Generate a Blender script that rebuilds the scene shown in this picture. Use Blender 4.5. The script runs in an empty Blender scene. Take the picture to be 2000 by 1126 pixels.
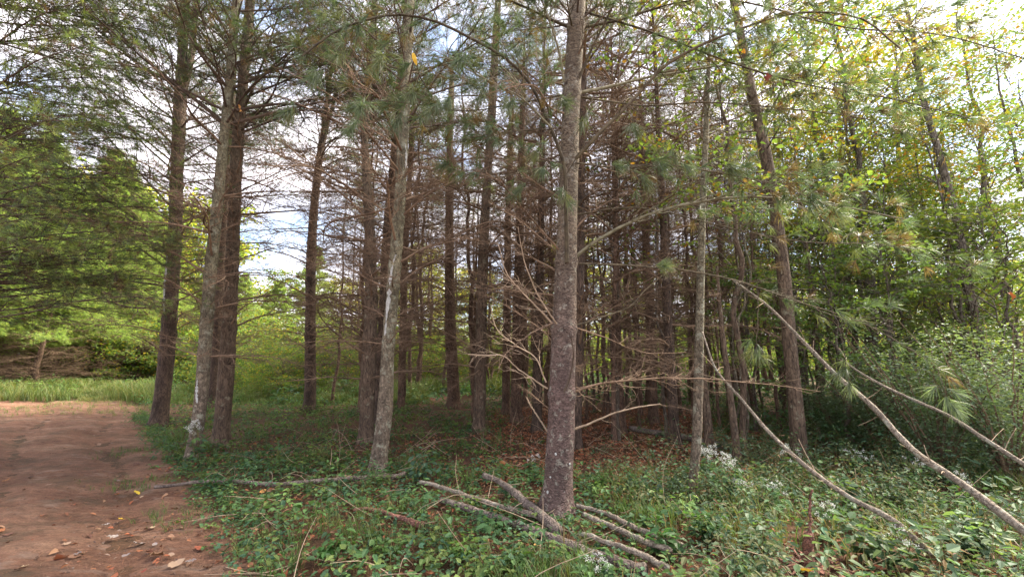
import bpy, math, random
import numpy as np
from mathutils import noise as mnoise, Vector, Matrix, Euler

S = bpy.context.scene
COL = S.collection
R = math.radians

# ------------------------------------------------------------------ camera, sky, sun, exposure
F, CX, CY, EYE = 839.0, 1000.0, 563.0, 1.6
PITCH = math.atan(127.0 / F)
cam_d = bpy.data.cameras.new('camera')
cam = bpy.data.objects.new('camera', cam_d)
COL.objects.link(cam)
cam.location = (0, 0, EYE)
cam.rotation_euler = (R(90) + PITCH, 0, 0)
cam_d.sensor_width = 36.0
cam_d.lens = 36.0 * F / 2000.0
cam_d.clip_start = 0.05
cam_d.clip_end = 2000
S.camera = cam
S.view_settings.view_transform = 'Standard'
S.view_settings.look = 'None'
S.view_settings.gamma = 1.0
S.view_settings.use_curve_mapping = False
S.view_settings.exposure = 2.75

SUN_EL, SUN_AZ = 46.0, 66.0         # azimuth clockwise from +Y
w = bpy.data.worlds.new('World')
S.world = w
w.use_nodes = True
nt = w.node_tree
nt.nodes.clear()
sky = nt.nodes.new('ShaderNodeTexSky')
sky.sky_type = 'NISHITA'
sky.sun_disc = False
sky.sun_elevation = R(SUN_EL)
sky.sun_rotation = R(SUN_AZ)
sky.air_density = 1.0
sky.dust_density = 0.6
tc = nt.nodes.new('ShaderNodeTexCoord')
mp = nt.nodes.new('ShaderNodeMapping')
mp.inputs['Scale'].default_value = (1.0, 1.0, 2.2)
nz = nt.nodes.new('ShaderNodeTexNoise')
nz.inputs['Scale'].default_value = 2.6
nz.inputs['Detail'].default_value = 7
nz.inputs['Roughness'].default_value = 0.55
cr = nt.nodes.new('ShaderNodeValToRGB')
cr.color_ramp.elements[0].position = 0.36
cr.color_ramp.elements[1].position = 0.56
mx = nt.nodes.new('ShaderNodeMix')
mx.data_type = 'RGBA'
mx.inputs[7].default_value = (6.1, 5.75, 6.1, 1)
bg = nt.nodes.new('ShaderNodeBackground')
bg.inputs[1].default_value = 0.075
wo = nt.nodes.new('ShaderNodeOutputWorld')
L = nt.links.new
L(tc.outputs['Generated'], mp.inputs[0]); L(mp.outputs[0], nz.inputs['Vector'])
cr.color_ramp.elements[0].color = (0.10, 0.10, 0.10, 1)
L(nz.outputs[0], cr.inputs[0]); L(cr.outputs[0], mx.inputs[0])
L(sky.outputs[0], mx.inputs[6]); L(mx.outputs[2], bg.inputs[0]); L(bg.outputs[0], wo.inputs[0])

sun_d = bpy.data.lights.new('sun', 'SUN')
sun_d.energy = 4.0
sun_d.angle = R(24)
sun_d.color = (1.0, 0.90, 0.74)
sun = bpy.data.objects.new('sun', sun_d)
COL.objects.link(sun)
sv = Vector((math.cos(R(SUN_EL)) * math.sin(R(SUN_AZ)), math.cos(R(SUN_EL)) * math.cos(R(SUN_AZ)), math.sin(R(SUN_EL))))
sun.rotation_euler = sv.to_track_quat('Z', 'Y').to_euler()

# ------------------------------------------------------------------ helpers
def ray(px, py):
    x, y = (px - CX) / F, (CY - py) / F
    return np.array([x, math.cos(PITCH) - y * math.sin(PITCH), math.sin(PITCH) + y * math.cos(PITCH)])
def at(px, py, Y):
    d = ray(px, py)
    return np.array([0, 0, EYE]) + d * (Y / d[1])
def gnd(px, py):
    d = ray(px, py)
    p = np.array([0, 0, EYE]) + d * (-EYE / d[2])
    p[2] = gz(p[0], p[1])
    return p
def gz(x, y):
    return 0.05 * mnoise.noise(Vector((x * 0.5, y * 0.5, 3.1))) + 0.02 * mnoise.noise(Vector((x * 1.7, y * 1.7, 9.0)))
def gzs(x, y):
    return np.array([gz(a, b) for a, b in zip(x, y)])
def rng_of(seed):
    return np.random.default_rng(seed)
def norm(v):
    return v / np.maximum(np.linalg.norm(v, axis=-1, keepdims=True), 1e-9)

class Geo:
    def __init__(s):
        s.v, s.t, s.q, s.c, s.n = [], [], [], [], 0
    def add(s, v, tris=None, quads=None, col=None):
        v = np.asarray(v, float).reshape(-1, 3)
        if tris is not None and len(tris): s.t.append(np.asarray(tris, np.int32) + s.n)
        if quads is not None and len(quads): s.q.append(np.asarray(quads, np.int32) + s.n)
        c = np.ones((len(v), 4)) * 0.5
        c[:, 3] = 1
        if col is not None: c[:, :3] = col
        s.v.append(v); s.c.append(c); s.n += len(v)
        return s
    def mesh(s, name, mat, smooth=True, off=None):
        v = np.concatenate(s.v) if s.v else np.zeros((0, 3))
        if off is not None: v = v - np.asarray(off)
        t = np.concatenate(s.t) if s.t else np.zeros((0, 3), np.int32)
        q = np.concatenate(s.q) if s.q else np.zeros((0, 4), np.int32)
        me = bpy.data.meshes.new(name)
        me.vertices.add(len(v)); me.vertices.foreach_set('co', v.astype(np.float32).ravel())
        me.loops.add(t.size + q.size)
        me.loops.foreach_set('vertex_index', np.concatenate([t.ravel(), q.ravel()]).astype(np.int32))
        me.polygons.add(len(t) + len(q))
        ls = np.concatenate([np.arange(len(t)) * 3, t.size + np.arange(len(q)) * 4]).astype(np.int32)
        me.polygons.foreach_set('loop_start', ls)
        me.polygons.foreach_set('use_smooth', np.full(len(ls), smooth))
        me.update(calc_edges=True)
        a = me.attributes.new('col', 'FLOAT_COLOR', 'POINT')
        a.data.foreach_set('color', (np.concatenate(s.c) if s.c else np.zeros((0, 4))).astype(np.float32).ravel())
        me.materials.append(mat)
        return me

def link(name, me, parent=None, loc=(0, 0, 0)):
    o = bpy.data.objects.new(name, me)
    COL.objects.link(o)
    o.location = loc
    if parent is not None: o.parent = parent
    return o
def thing(name, label, cat, loc=(0, 0, 0), group=None):
    o = bpy.data.objects.new(name, None)
    o.empty_display_size = 0.2
    COL.objects.link(o)
    o.location = loc
    return tag(o, label, cat, group)
def tag(o, label=None, cat=None, group=None, kind=None):
    if label: o['label'] = label
    if cat: o['category'] = cat
    if group: o['group'] = group
    if kind: o['kind'] = kind
    return o

def spline(P, n):
    P = np.asarray(P, float)
    if len(P) == 2:
        u = np.linspace(0, 1, n)[:, None]
        return P[0] * (1 - u) + P[1] * u
    seg = np.linalg.norm(np.diff(P[:, :3], axis=0), axis=1)
    s = np.concatenate([[0], np.cumsum(seg)])
    m = np.gradient(P, s, axis=0)
    u = np.linspace(0, s[-1], n)
    i = np.clip(np.searchsorted(s, u, side='right') - 1, 0, len(P) - 2)
    h = (s[i + 1] - s[i])[:, None]
    t = ((u - s[i])[:, None]) / h
    return ((2 * t**3 - 3 * t**2 + 1) * P[i] + (t**3 - 2 * t**2 + t) * h * m[i] + (-2 * t**3 + 3 * t**2) * P[i + 1] + (t**3 - t**2) * h * m[i + 1])

def tubes(P, Rr, sides):
    """P (B,n,3), Rr (B,n) -> verts, quads"""
    B, n, _ = P.shape
    T = np.gradient(P, axis=1)
    T = norm(T)
    ref = np.where(np.abs(T[:, :1, 2:3]) > 0.8, np.array([1.0, 0.13, 0.0]), np.array([0.07, 0.1, 1.0]))
    U = norm(np.cross(T, np.broadcast_to(ref, T.shape)))
    V = np.cross(T, U)
    a = np.arange(sides) * 2 * np.pi / sides
    v = P[:, :, None, :] + Rr[:, :, None, None] * (np.cos(a)[None, None, :, None] * U[:, :, None, :] + np.sin(a)[None, None, :, None] * V[:, :, None, :])
    idx = np.arange(B * n * sides).reshape(B, n, sides)
    A = idx[:, :-1, :]; Bq = idx[:, 1:, :]
    q = np.stack([A, np.roll(A, -1, 2), np.roll(Bq, -1, 2), Bq], -1).reshape(-1, 4)
    return v.reshape(-1, 3), q

def add_tube(g, pts, r0, r1, sides=6, n=12, col=None, caps=True, wob=0.0, seed=0, power=1.0):
    P = spline(pts, n)
    if wob:
        P[1:-1] += rng_of(seed).normal(0, wob, (n - 2, 3))
    rr = r0 + (r1 - r0) * np.linspace(0, 1, n) ** power
    v, q = tubes(P[None], rr[None], sides)
    tri = []
    if caps:
        c0, c1 = len(v), len(v) + 1
        v = np.concatenate([v, P[:1], P[-1:]])
        b = (n - 1) * sides
        for k in range(sides):
            tri += [[c0, (k + 1) % sides, k], [c1, b + k, b + (k + 1) % sides]]
    g.add(v, tri, q, col)
    return P

# ------------------------------------------------------------------ materials
def new_mat(name):
    m = bpy.data.materials.new(name)
    m.use_nodes = True
    m.node_tree.nodes.clear()
    return m, m.node_tree.nodes, m.node_tree.links.new
def rampnode(N, stops, interp='LINEAR'):
    r = N.new('ShaderNodeValToRGB')
    r.color_ramp.interpolation = interp
    while len(r.color_ramp.elements) < len(stops): r.color_ramp.elements.new(0.5)
    for e, (p, c) in zip(r.color_ramp.elements, stops):
        e.position = p
        e.color = (c, c, c, 1) if not hasattr(c, '__len__') else (*c, 1)
    return r
def mixnode(N, Lk, fac, a, b, mode='MIX'):
    m = N.new('ShaderNodeMix'); m.data_type = 'RGBA'; m.blend_type = mode
    for sock, val in ((0, fac), (6, a), (7, b)):
        if isinstance(val, (int, float)): m.inputs[sock].default_value = val
        elif isinstance(val, tuple): m.inputs[sock].default_value = (*val, 1)
        else: Lk(val, m.inputs[sock])
    return m.outputs[2]
def noisenode(N, Lk, vec, scale, detail=4, rough=0.55):
    n = N.new('ShaderNodeTexNoise')
    n.inputs['Scale'].default_value = scale; n.inputs['Detail'].default_value = detail; n.inputs['Roughness'].default_value = rough
    Lk(vec, n.inputs['Vector'])
    return n.outputs[0]
def mapped(N, Lk, scale, src='Object'):
    t = N.new('ShaderNodeTexCoord'); m = N.new('ShaderNodeMapping')
    m.inputs['Scale'].default_value = scale
    Lk(t.outputs[src], m.inputs[0])
    return m.outputs[0]
def finish(m, N, Lk, col, rough=0.85, bump=None, bstr=0.5, bdist=0.01):
    b = N.new('ShaderNodeBsdfPrincipled')
    b.inputs['Roughness'].default_value = rough
    b.inputs['Specular IOR Level'].default_value = 0.25
    if isinstance(col, tuple): b.inputs['Base Color'].default_value = (*col, 1)
    else: Lk(col, b.inputs['Base Color'])
    if bump is not None:
        bp = N.new('ShaderNodeBump'); bp.inputs['Strength'].default_value = bstr; bp.inputs['Distance'].default_value = bdist
        Lk(bump, bp.inputs['Height']); Lk(bp.outputs[0], b.inputs['Normal'])
    o = N.new('ShaderNodeOutputMaterial')
    Lk(b.outputs[0], o.inputs[0])
    return m

def bark_mat(name, low, high, crack, lichen, lichen_amt, plates=22.0, zlo=1.0, zhi=4.0, sc=(1, 1, 0.6), lich_scale=7.0):
    m, N, Lk = new_mat(name)
    vec = mapped(N, Lk, sc)
    raw = mapped(N, Lk, (1, 1, 1))
    wn = N.new('ShaderNodeTexNoise'); wn.inputs['Scale'].default_value = 9; wn.inputs['Detail'].default_value = 3
    Lk(vec, wn.inputs['Vector'])
    wv = N.new('ShaderNodeVectorMath'); wv.operation = 'MULTIPLY_ADD'
    Lk(wn.outputs['Color'], wv.inputs[0]); wv.inputs[1].default_value = (0.2, 0.2, 0.16); Lk(vec, wv.inputs[2])
    vor = N.new('ShaderNodeTexVoronoi'); vor.feature = 'DISTANCE_TO_EDGE'; vor.inputs['Scale'].default_value = plates
    Lk(wv.outputs[0], vor.inputs['Vector'])
    cn = noisenode(N, Lk, mapped(N, Lk, (sc[0] * 1.6, sc[1] * 1.6, sc[2] * 1.1)), 16, 7, 0.72)
    cm = N.new('ShaderNodeMath'); cm.operation = 'MULTIPLY_ADD'; Lk(cn, cm.inputs[0]); cm.inputs[1].default_value = 0.75
    Lk(vor.outputs['Distance'], cm.inputs[2])
    cracks = rampnode(N, [(0.30, 0.0), (0.42, 0.6), (0.58, 1.0)])
    Lk(cm.outputs[0], cracks.inputs[0])
    vor2 = N.new('ShaderNodeTexVoronoi'); vor2.inputs['Scale'].default_value = plates
    Lk(wv.outputs[0], vor2.inputs['Vector'])
    fine = noisenode(N, Lk, vec, 70, 5, 0.65)
    big = noisenode(N, Lk, raw, 3.0, 4, 0.6)
    sep = N.new('ShaderNodeSeparateXYZ'); Lk(raw, sep.inputs[0])
    mr = N.new('ShaderNodeMapRange'); mr.inputs[1].default_value = zlo; mr.inputs[2].default_value = zhi
    Lk(sep.outputs[2], mr.inputs[0])
    base = mixnode(N, Lk, mr.outputs[0], low, high)
    var = rampnode(N, [(0.25, 0.55), (0.5, 0.95), (0.75, 1.45)])
    Lk(big, var.inputs[0])
    base = mixnode(N, Lk, 1.0, base, var.outputs[0], 'MULTIPLY')
    fr = rampnode(N, [(0.25, 0.5), (0.75, 1.5)]); Lk(fine, fr.inputs[0])
    base = mixnode(N, Lk, 1.0, base, fr.outputs[0], 'MULTIPLY')
    pv = rampnode(N, [(0.0, 0.75), (1.0, 1.3)]); Lk(vor2.outputs['Color'], pv.inputs[0])
    base = mixnode(N, Lk, 0.7, base, mixnode(N, Lk, 1.0, base, pv.outputs[0], 'MULTIPLY'))
    base = mixnode(N, Lk, cracks.outputs[0], crack, base)
    ln = noisenode(N, Lk, raw, lich_scale, 8, 0.72)
    lr = rampnode(N, [(0.62 - lichen_amt * 0.2, 0.0), (0.68 - lichen_amt * 0.16, 1.0)]); Lk(ln, lr.inputs[0])
    lf = N.new('ShaderNodeMath'); lf.operation = 'MULTIPLY'; lf.inputs[1].default_value = min(1.0, 0.35 + lichen_amt * 0.5)
    Lk(lr.outputs[0], lf.inputs[0])
    base = mixnode(N, Lk, lf.outputs[0], base, lichen)
    h = N.new('ShaderNodeMath'); h.operation = 'MULTIPLY_ADD'
    Lk(fine, h.inputs[0]); h.inputs[1].default_value = 0.5; Lk(cracks.outputs[0], h.inputs[2])
    return finish(m, N, Lk, base, 0.9, h.outputs[0], 0.9, 0.012)

M = {}
M['bark_main'] = bark_mat('bark_scaly_mauve', (0.128, 0.086, 0.075), (0.185, 0.148, 0.105), (0.05, 0.034, 0.03), (0.34, 0.33, 0.27), 0.34, 26, 1.3, 3.2, (0.8, 0.8, 1.5), 13)
M['bark_dark'] = bark_mat('bark_dark_pine', (0.088, 0.06, 0.045), (0.10, 0.072, 0.054), (0.022, 0.016, 0.013), (0.26, 0.25, 0.2), 0.0, 22, 1, 6, (1, 1, 0.32))
M['bark_grey'] = bark_mat('bark_furrowed_brown', (0.12, 0.083, 0.058), (0.13, 0.1, 0.068), (0.035, 0.024, 0.018), (0.28, 0.28, 0.2), 0.22, 20, 1, 6, (1, 1, 0.3))
M['bark_lichen'] = bark_mat('bark_lichened_olive', (0.15, 0.115, 0.085), (0.175, 0.155, 0.10), (0.05, 0.04, 0.03), (0.33, 0.34, 0.26), 0.42, 24, 0.8, 3, (1, 1, 0.6), 9)
M['bark_far'] = bark_mat('bark_grove', (0.135, 0.083, 0.058), (0.145, 0.097, 0.07), (0.03, 0.02, 0.016), (0.26, 0.24, 0.2), 0.1, 18, 1, 6, (1, 1, 0.35))
M['bark_leaftree'] = bark_mat('bark_broadleaf', (0.135, 0.105, 0.08), (0.16, 0.14, 0.11), (0.04, 0.03, 0.024), (0.3, 0.3, 0.24), 0.28, 26, 1, 5, (1, 1, 0.22))
M['bark_pole'] = bark_mat('bark_pale_pole', (0.22, 0.18, 0.145), (0.22, 0.185, 0.145), (0.12, 0.092, 0.07), (0.31, 0.325, 0.265), 0.4, 24, -5, 5, (1, 1, 1), 11)
M['bark_log'] = bark_mat('bark_rotting_log', (0.17, 0.135, 0.115), (0.17, 0.135, 0.115), (0.05, 0.035, 0.03), (0.27, 0.28, 0.20), 0.3, 28, -5, 5, (1, 1, 1), 11)
M['bark_red'] = bark_mat('wood_rotten_red', (0.21, 0.10, 0.072), (0.21, 0.10, 0.072), (0.05, 0.026, 0.02), (0.33, 0.24, 0.2), 0.15, 34, -5, 5, (1, 1, 1), 15)

def wood_mat(name, a, b, scale=6.0, jitter=0.25):
    m, N, Lk = new_mat(name)
    vec = mapped(N, Lk, (1, 1, 1))
    n1 = noisenode(N, Lk, vec, scale, 5, 0.65)
    r = rampnode(N, [(0.35, a), (0.65, b)]); Lk(n1, r.inputs[0])
    oi = N.new('ShaderNodeObjectInfo')
    mr = N.new('ShaderNodeMapRange'); mr.inputs[3].default_value = 1 - jitter; mr.inputs[4].default_value = 1 + jitter
    Lk(oi.outputs['Random'], mr.inputs[0])
    c = mixnode(N, Lk, 1.0, r.outputs[0], mr.outputs[0], 'MULTIPLY')
    return finish(m, N, Lk, c, 0.9, n1, 0.4, 0.004)
M['twig_dead'] = wood_mat('dead_twig_bark', (0.095, 0.062, 0.043), (0.23, 0.155, 0.103))
M['twig_pale'] = wood_mat('pale_dead_wood', (0.20, 0.145, 0.10), (0.40, 0.30, 0.21), 12)
M['twig_dark'] = wood_mat('dark_limb_bark', (0.055, 0.038, 0.03), (0.11, 0.08, 0.06))
M['limb_live'] = wood_mat('olive_limb_bark', (0.05, 0.04, 0.028), (0.13, 0.105, 0.065), 14)
M['limb_pale'] = wood_mat('lichened_limb_bark', (0.13, 0.115, 0.07), (0.27, 0.25, 0.17), 16)
M['stem'] = wood_mat('plant_stem', (0.09, 0.075, 0.03), (0.16, 0.13, 0.05))
M['resin'] = wood_mat('white_resin', (0.24, 0.24, 0.22), (0.46, 0.46, 0.44), 40, 0.02)

def leaf_mat(name, trans=0.35, rough=0.5, hue_jit=0.0, val_jit=0.2, spec=0.35, tint=(1, 1, 1), tgain=(1.15, 1.25, 0.6)):
    m, N, Lk = new_mat(name)
    at_ = N.new('ShaderNodeAttribute'); at_.attribute_name = 'col'
    oi = N.new('ShaderNodeObjectInfo')
    hsv = N.new('ShaderNodeHueSaturation')
    mr = N.new('ShaderNodeMapRange'); mr.inputs[3].default_value = 0.5 - hue_jit; mr.inputs[4].default_value = 0.5 + hue_jit
    mv = N.new('ShaderNodeMapRange'); mv.inputs[3].default_value = 1 - val_jit; mv.inputs[4].default_value = 1 + val_jit
    Lk(oi.outputs['Random'], mr.inputs[0]); Lk(oi.outputs['Random'], mv.inputs[0])
    Lk(mr.outputs[0], hsv.inputs['Hue']); Lk(mv.outputs[0], hsv.inputs['Value'])
    Lk(at_.outputs['Color'], hsv.inputs['Color'])
    c = mixnode(N, Lk, 1.0, hsv.outputs[0], tint, 'MULTIPLY')
    b = N.new('ShaderNodeBsdfPrincipled')
    b.inputs['Roughness'].default_value = rough; b.inputs['Specular IOR Level'].default_value = spec
    Lk(c, b.inputs['Base Color'])
    t = N.new('ShaderNodeBsdfTranslucent')
    c2 = mixnode(N, Lk, 1.0, c, tgain, 'MULTIPLY')
    Lk(c2, t.inputs[0])
    ms = N.new('ShaderNodeMixShader'); ms.inputs[0].default_value = trans
    Lk(b.outputs[0], ms.inputs[1]); Lk(t.outputs[0], ms.inputs[2])
    o = N.new('ShaderNodeOutputMaterial'); Lk(ms.outputs[0], o.inputs[0])
    return m
M['needle'] = leaf_mat('pine_needle', 0.48, 0.45, 0.01, 0.15, 0.4, tgain=(1.2, 1.3, 0.7))
M['needle_edge'] = leaf_mat('light_pine_needle', 0.6, 0.5, 0.015, 0.2, 0.3, tgain=(1.5, 1.6, 0.8))
M['leaf_far'] = leaf_mat('thin_sunlit_leaf', 0.6, 0.5, 0.015, 0.18, 0.25, tgain=(1.45, 1.65, 0.7))  # transmission colour exaggerated so the far leaves glow as if backlit
M['leaf'] = leaf_mat('green_leaf', 0.45, 0.5, 0.015, 0.18, 0.3, tgain=(1.5, 1.5, 0.5))
M['low_leaf'] = leaf_mat('undergrowth_leaf', 0.35, 0.6, 0.0, 0.0, 0.2)
M['dry_leaf'] = leaf_mat('dry_leaf', 0.12, 0.7, 0.02, 0.3, 0.25, tgain=(1.2, 1.0, 0.7))
M['grass'] = leaf_mat('grass_blade', 0.35, 0.5, 0.0, 0.0, 0.3, tgain=(1.2, 1.3, 0.5))
M['petal'] = leaf_mat('white_petal', 0.3, 0.6, 0.0, 0.05, 0.2, tgain=(1, 1, 1))

# ------------------------------------------------------------------ setting: ground and dirt path
PATH_EDGE_PX = [(520, 1126), (478, 1060), (405, 965), (345, 905), (312, 862), (280, 822), (258, 792)]
pe = np.array([gnd(a, b)[:2] for a, b in PATH_EDGE_PX])
pe = np.concatenate([[[pe[0][0] + 2.2, -4.0], [pe[0][0] + 1.2, 0.8]], pe, [[pe[-1][0] - 2.4, 15.6], [-22, 17.0]]])
def path_x(y):
    return np.interp(y, pe[:-1, 1], pe[:-1, 0])
def path_sd(x, y):
    """> 0 on the path (roughly metres from its edge)"""
    e = path_x(y) - x
    far = 15.3 - y + 0.06 * (x + 9)
    return np.minimum(e, far)

gm, N, Lk = new_mat('forest_floor')
vec = mapped(N, Lk, (1, 1, 1))
n1 = noisenode(N, Lk, vec, 0.45, 5, 0.6); n2 = noisenode(N, Lk, vec, 16, 6, 0.7); n3 = noisenode(N, Lk, vec, 70, 4, 0.7)
r1 = rampnode(N, [(0.3, (0.05, 0.03, 0.018)), (0.5, (0.092, 0.045, 0.025)), (0.7, (0.14, 0.064, 0.034))]); Lk(n2, r1.inputs[0])
r2 = rampnode(N, [(0.3, 0.45), (0.7, 1.4)]); Lk(n3, r2.inputs[0])
c = mixnode(N, Lk, 1.0, r1.outputs[0], r2.outputs[0], 'MULTIPLY')
r3 = rampnode(N, [(0.4, 0.0), (0.62, 1.0)]); Lk(n1, r3.inputs[0])
c = mixnode(N, Lk, r3.outputs[0], c, mixnode(N, Lk, 0.65, c, (0.05, 0.04, 0.02)))
finish(gm, N, Lk, c, 0.95, n3, 0.8, 0.02)
xs = np.concatenate([np.linspace(-300, -22, 14), np.arange(-20, 20.1, 0.4), np.linspace(22, 300, 14)])
ys = np.concatenate([np.linspace(-120, -6, 8), np.arange(-4, 30.1, 0.4), np.linspace(33, 420, 16)])
X, Yg = np.meshgrid(xs, ys)
def sheet(X, Y, Z, name, mat, keep=None):
    h, wd = X.shape
    v = np.stack([X, Y, Z], -1).reshape(-1, 3)
    idx = np.arange(h * wd).reshape(h, wd)
    q = np.stack([idx[:-1, :-1], idx[:-1, 1:], idx[1:, 1:], idx[1:, :-1]], -1).reshape(-1, 4)
    if keep is not None: q = q[keep.ravel()]
    used = np.unique(q); rm = np.full(len(v), -1); rm[used] = np.arange(len(used))
    g = Geo(); g.add(v[used], None, rm[q])
    return link(name, g.mesh(name, mat))
Zg = gzs(X.ravel(), Yg.ravel()).reshape(X.shape) - 0.03
o = tag(sheet(X, Yg, Zg, 'ground', gm), kind='structure')

pm, N, Lk = new_mat('red_dirt')
vec = mapped(N, Lk, (1, 1, 1)); vst = mapped(N, Lk, (0.55, 1.6, 1))
n1 = noisenode(N, Lk, vst, 1.0, 6, 0.6); n2 = noisenode(N, Lk, vst, 9, 8, 0.72); n3 = noisenode(N, Lk, vec, 60, 5, 0.75)
r1 = rampnode(N, [(0.3, (0.155, 0.073, 0.045)), (0.5, (0.24, 0.122, 0.076)), (0.68, (0.32, 0.19, 0.125))]); Lk(n1, r1.inputs[0])
r2 = rampnode(N, [(0.28, 0.42), (0.5, 0.95), (0.75, 1.35)]); Lk(n2, r2.inputs[0])
c = mixnode(N, Lk, 1.0, r1.outputs[0], r2.outputs[0], 'MULTIPLY')
r4 = rampnode(N, [(0.3, 0.55), (0.7, 1.35)]); Lk(n3, r4.inputs[0])
c = mixnode(N, Lk, 1.0, c, r4.outputs[0], 'MULTIPLY')
n5 = noisenode(N, Lk, vst, 3.1, 6, 0.65)
r5 = rampnode(N, [(0.56, 0.0), (0.68, 0.7)]); Lk(n5, r5.inputs[0])
c = mixnode(N, Lk, r5.outputs[0], c, (0.33, 0.235, 0.18))
mh = N.new('ShaderNodeMath'); mh.operation = 'MULTIPLY_ADD'; Lk(n2, mh.inputs[0]); mh.inputs[1].default_value = 2.5; Lk(n3, mh.inputs[2])
n6 = noisenode(N, Lk, mapped(N, Lk, (0.7, 1.5, 1)), 1.7, 8, 0.75)
r6 = rampnode(N, [(0.50, 0.0), (0.64, 0.85)]); Lk(n6, r6.inputs[0])
c = mixnode(N, Lk, r6.outputs[0], c, mixnode(N, Lk, n3, (0.055, 0.036, 0.024), (0.15, 0.10, 0.055)))
finish(pm, N, Lk, c, 0.92, mh.outputs[0], 1.0, 0.04)
X, Yg = np.meshgrid(np.arange(-18, 2.0, 0.055), np.arange(-1.0, 17, 0.06))
Zp = np.zeros(X.size); edge = np.zeros(X.size)
for i, (a, b) in enumerate(zip(X.ravel(), Yg.ravel())):
    n_a = mnoise.noise(Vector((a * 2.1, b * 2.1, 0))); n_b = mnoise.noise(Vector((a * 6, b * 9, 5)))
    Zp[i] = gz(a, b) + 0.016 * n_b + 0.024 * n_a + 0.009 * mnoise.noise(Vector((a * 14, b * 20, 8))) + 0.005 * mnoise.noise(Vector((a * 31, b * 40, 2)))
    edge[i] = 0.16 * n_a + 0.07 * n_b
sd = path_sd(X, Yg) + edge.reshape(X.shape)
e_ = path_x(Yg) - X + .12 * np.sin(Yg * 1.3)
Zp = Zp.reshape(X.shape) - .035 * np.exp(-((e_ - .95) / .2) ** 2) - .035 * np.exp(-((e_ - 2.5) / .2) ** 2) + .02 * np.exp(-((e_ - 1.7) / .3) ** 2)
Zp = Zp + np.clip(sd * 0.25, -0.05, 0.0) + 0.003
keep = (sd[:-1, :-1] > -0.12)
tag(sheet(X, Yg, Zp, 'dirt_path', pm, keep), kind='structure')

# ------------------------------------------------------------------ foliage primitives
def needles(g, p, d, k, length, width, rng, cols, droop=0.12, spread=(12, 70), curved=False):
    """k needles per tuft at points p along directions d"""
    n = len(p)
    if n == 0: return
    p = np.repeat(p, k, 0); d = np.repeat(norm(d), k, 0); m = n * k
    rnd = norm(rng.normal(size=(m, 3)))
    per = norm(rnd - (rnd * d).sum(1, keepdims=True) * d)
    a = np.radians(rng.uniform(spread[0], spread[1], m))[:, None]
    nd = d * np.cos(a) + per * np.sin(a)
    nd[:, 2] -= droop * rng.uniform(0.3, 1.4, m)
    nd = norm(nd)
    ln = (length * rng.uniform(0.7, 1.15, m))[:, None]
    side = norm(np.cross(nd, norm(rng.normal(size=(m, 3))))) * (width * 0.5)
    p = p - d * rng.uniform(0, length * 0.35, m)[:, None]
    base_c = np.asarray(cols)[rng.integers(0, len(cols), n)]
    c = np.repeat(base_c, k, 0) * rng.uniform(0.75, 1.25, m)[:, None]
    if curved:
        mid = p + nd * ln * 0.55
        tip = p + nd * ln + np.array([0, 0, -1.0]) * ln * 0.14
        v = np.stack([p - side, p + side, mid + side, mid - side, tip], 1)
        i = np.arange(m)[:, None] * 5
        g.add(v, i + np.array([[3, 2, 4]]), i + np.array([[0, 1, 2, 3]]), np.repeat(c, 5, 0))
    else:
        v = np.stack([p - side, p + side, p + nd * ln], 1)
        g.add(v, np.arange(m * 3).reshape(-1, 3), None, np.repeat(c, 3, 0))

def leaves(g, p, d, up, length, width, rng, col, fold=0.25, curl=0.15):
    """ovate folded leaves; length/width arrays"""
    m = len(p)
    if m == 0: return
    d = norm(d); s = norm(np.cross(d, up)); nrm = np.cross(s, d)
    Ln = np.broadcast_to(length, (m,))[:, None]; W = np.broadcast_to(width, (m,))[:, None] * 0.5
    lift = nrm * W * fold
    b = p
    t = p + d * Ln - nrm * Ln * curl
    l1 = p + d * Ln * 0.28 + s * W + lift; r1 = p + d * Ln * 0.28 - s * W + lift
    l2 = p + d * Ln * 0.68 + s * W * 0.72 + lift - nrm * Ln * curl * 0.45; r2 = p + d * Ln * 0.68 - s * W * 0.72 + lift - nrm * Ln * curl * 0.45
    v = np.stack([b, l1, l2, t, r2, r1], 1)
    i = np.arange(m)[:, None] * 6
    q = np.concatenate([i + np.array([[0, 1, 2, 3]]), i + np.array([[0, 3, 4, 5]])])
    g.add(v, None, q, np.repeat(np.broadcast_to(col, (m, 3)), 6, 0))

NEEDLE_NEAR = [(0.09, 0.13, 0.07), (0.105, 0.14, 0.078), (0.08, 0.112, 0.06), (0.12, 0.135, 0.062), (0.15, 0.10, 0.05)]
NEEDLE_FAR = [(0.07, 0.105, 0.05), (0.085, 0.12, 0.05), (0.06, 0.09, 0.046), (0.11, 0.115, 0.05), (0.15, 0.09, 0.045)]
NEEDLE_EDGE = [(0.19, 0.26, 0.075), (0.22, 0.29, 0.08), (0.15, 0.21, 0.075), (0.27, 0.30, 0.085)]

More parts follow.
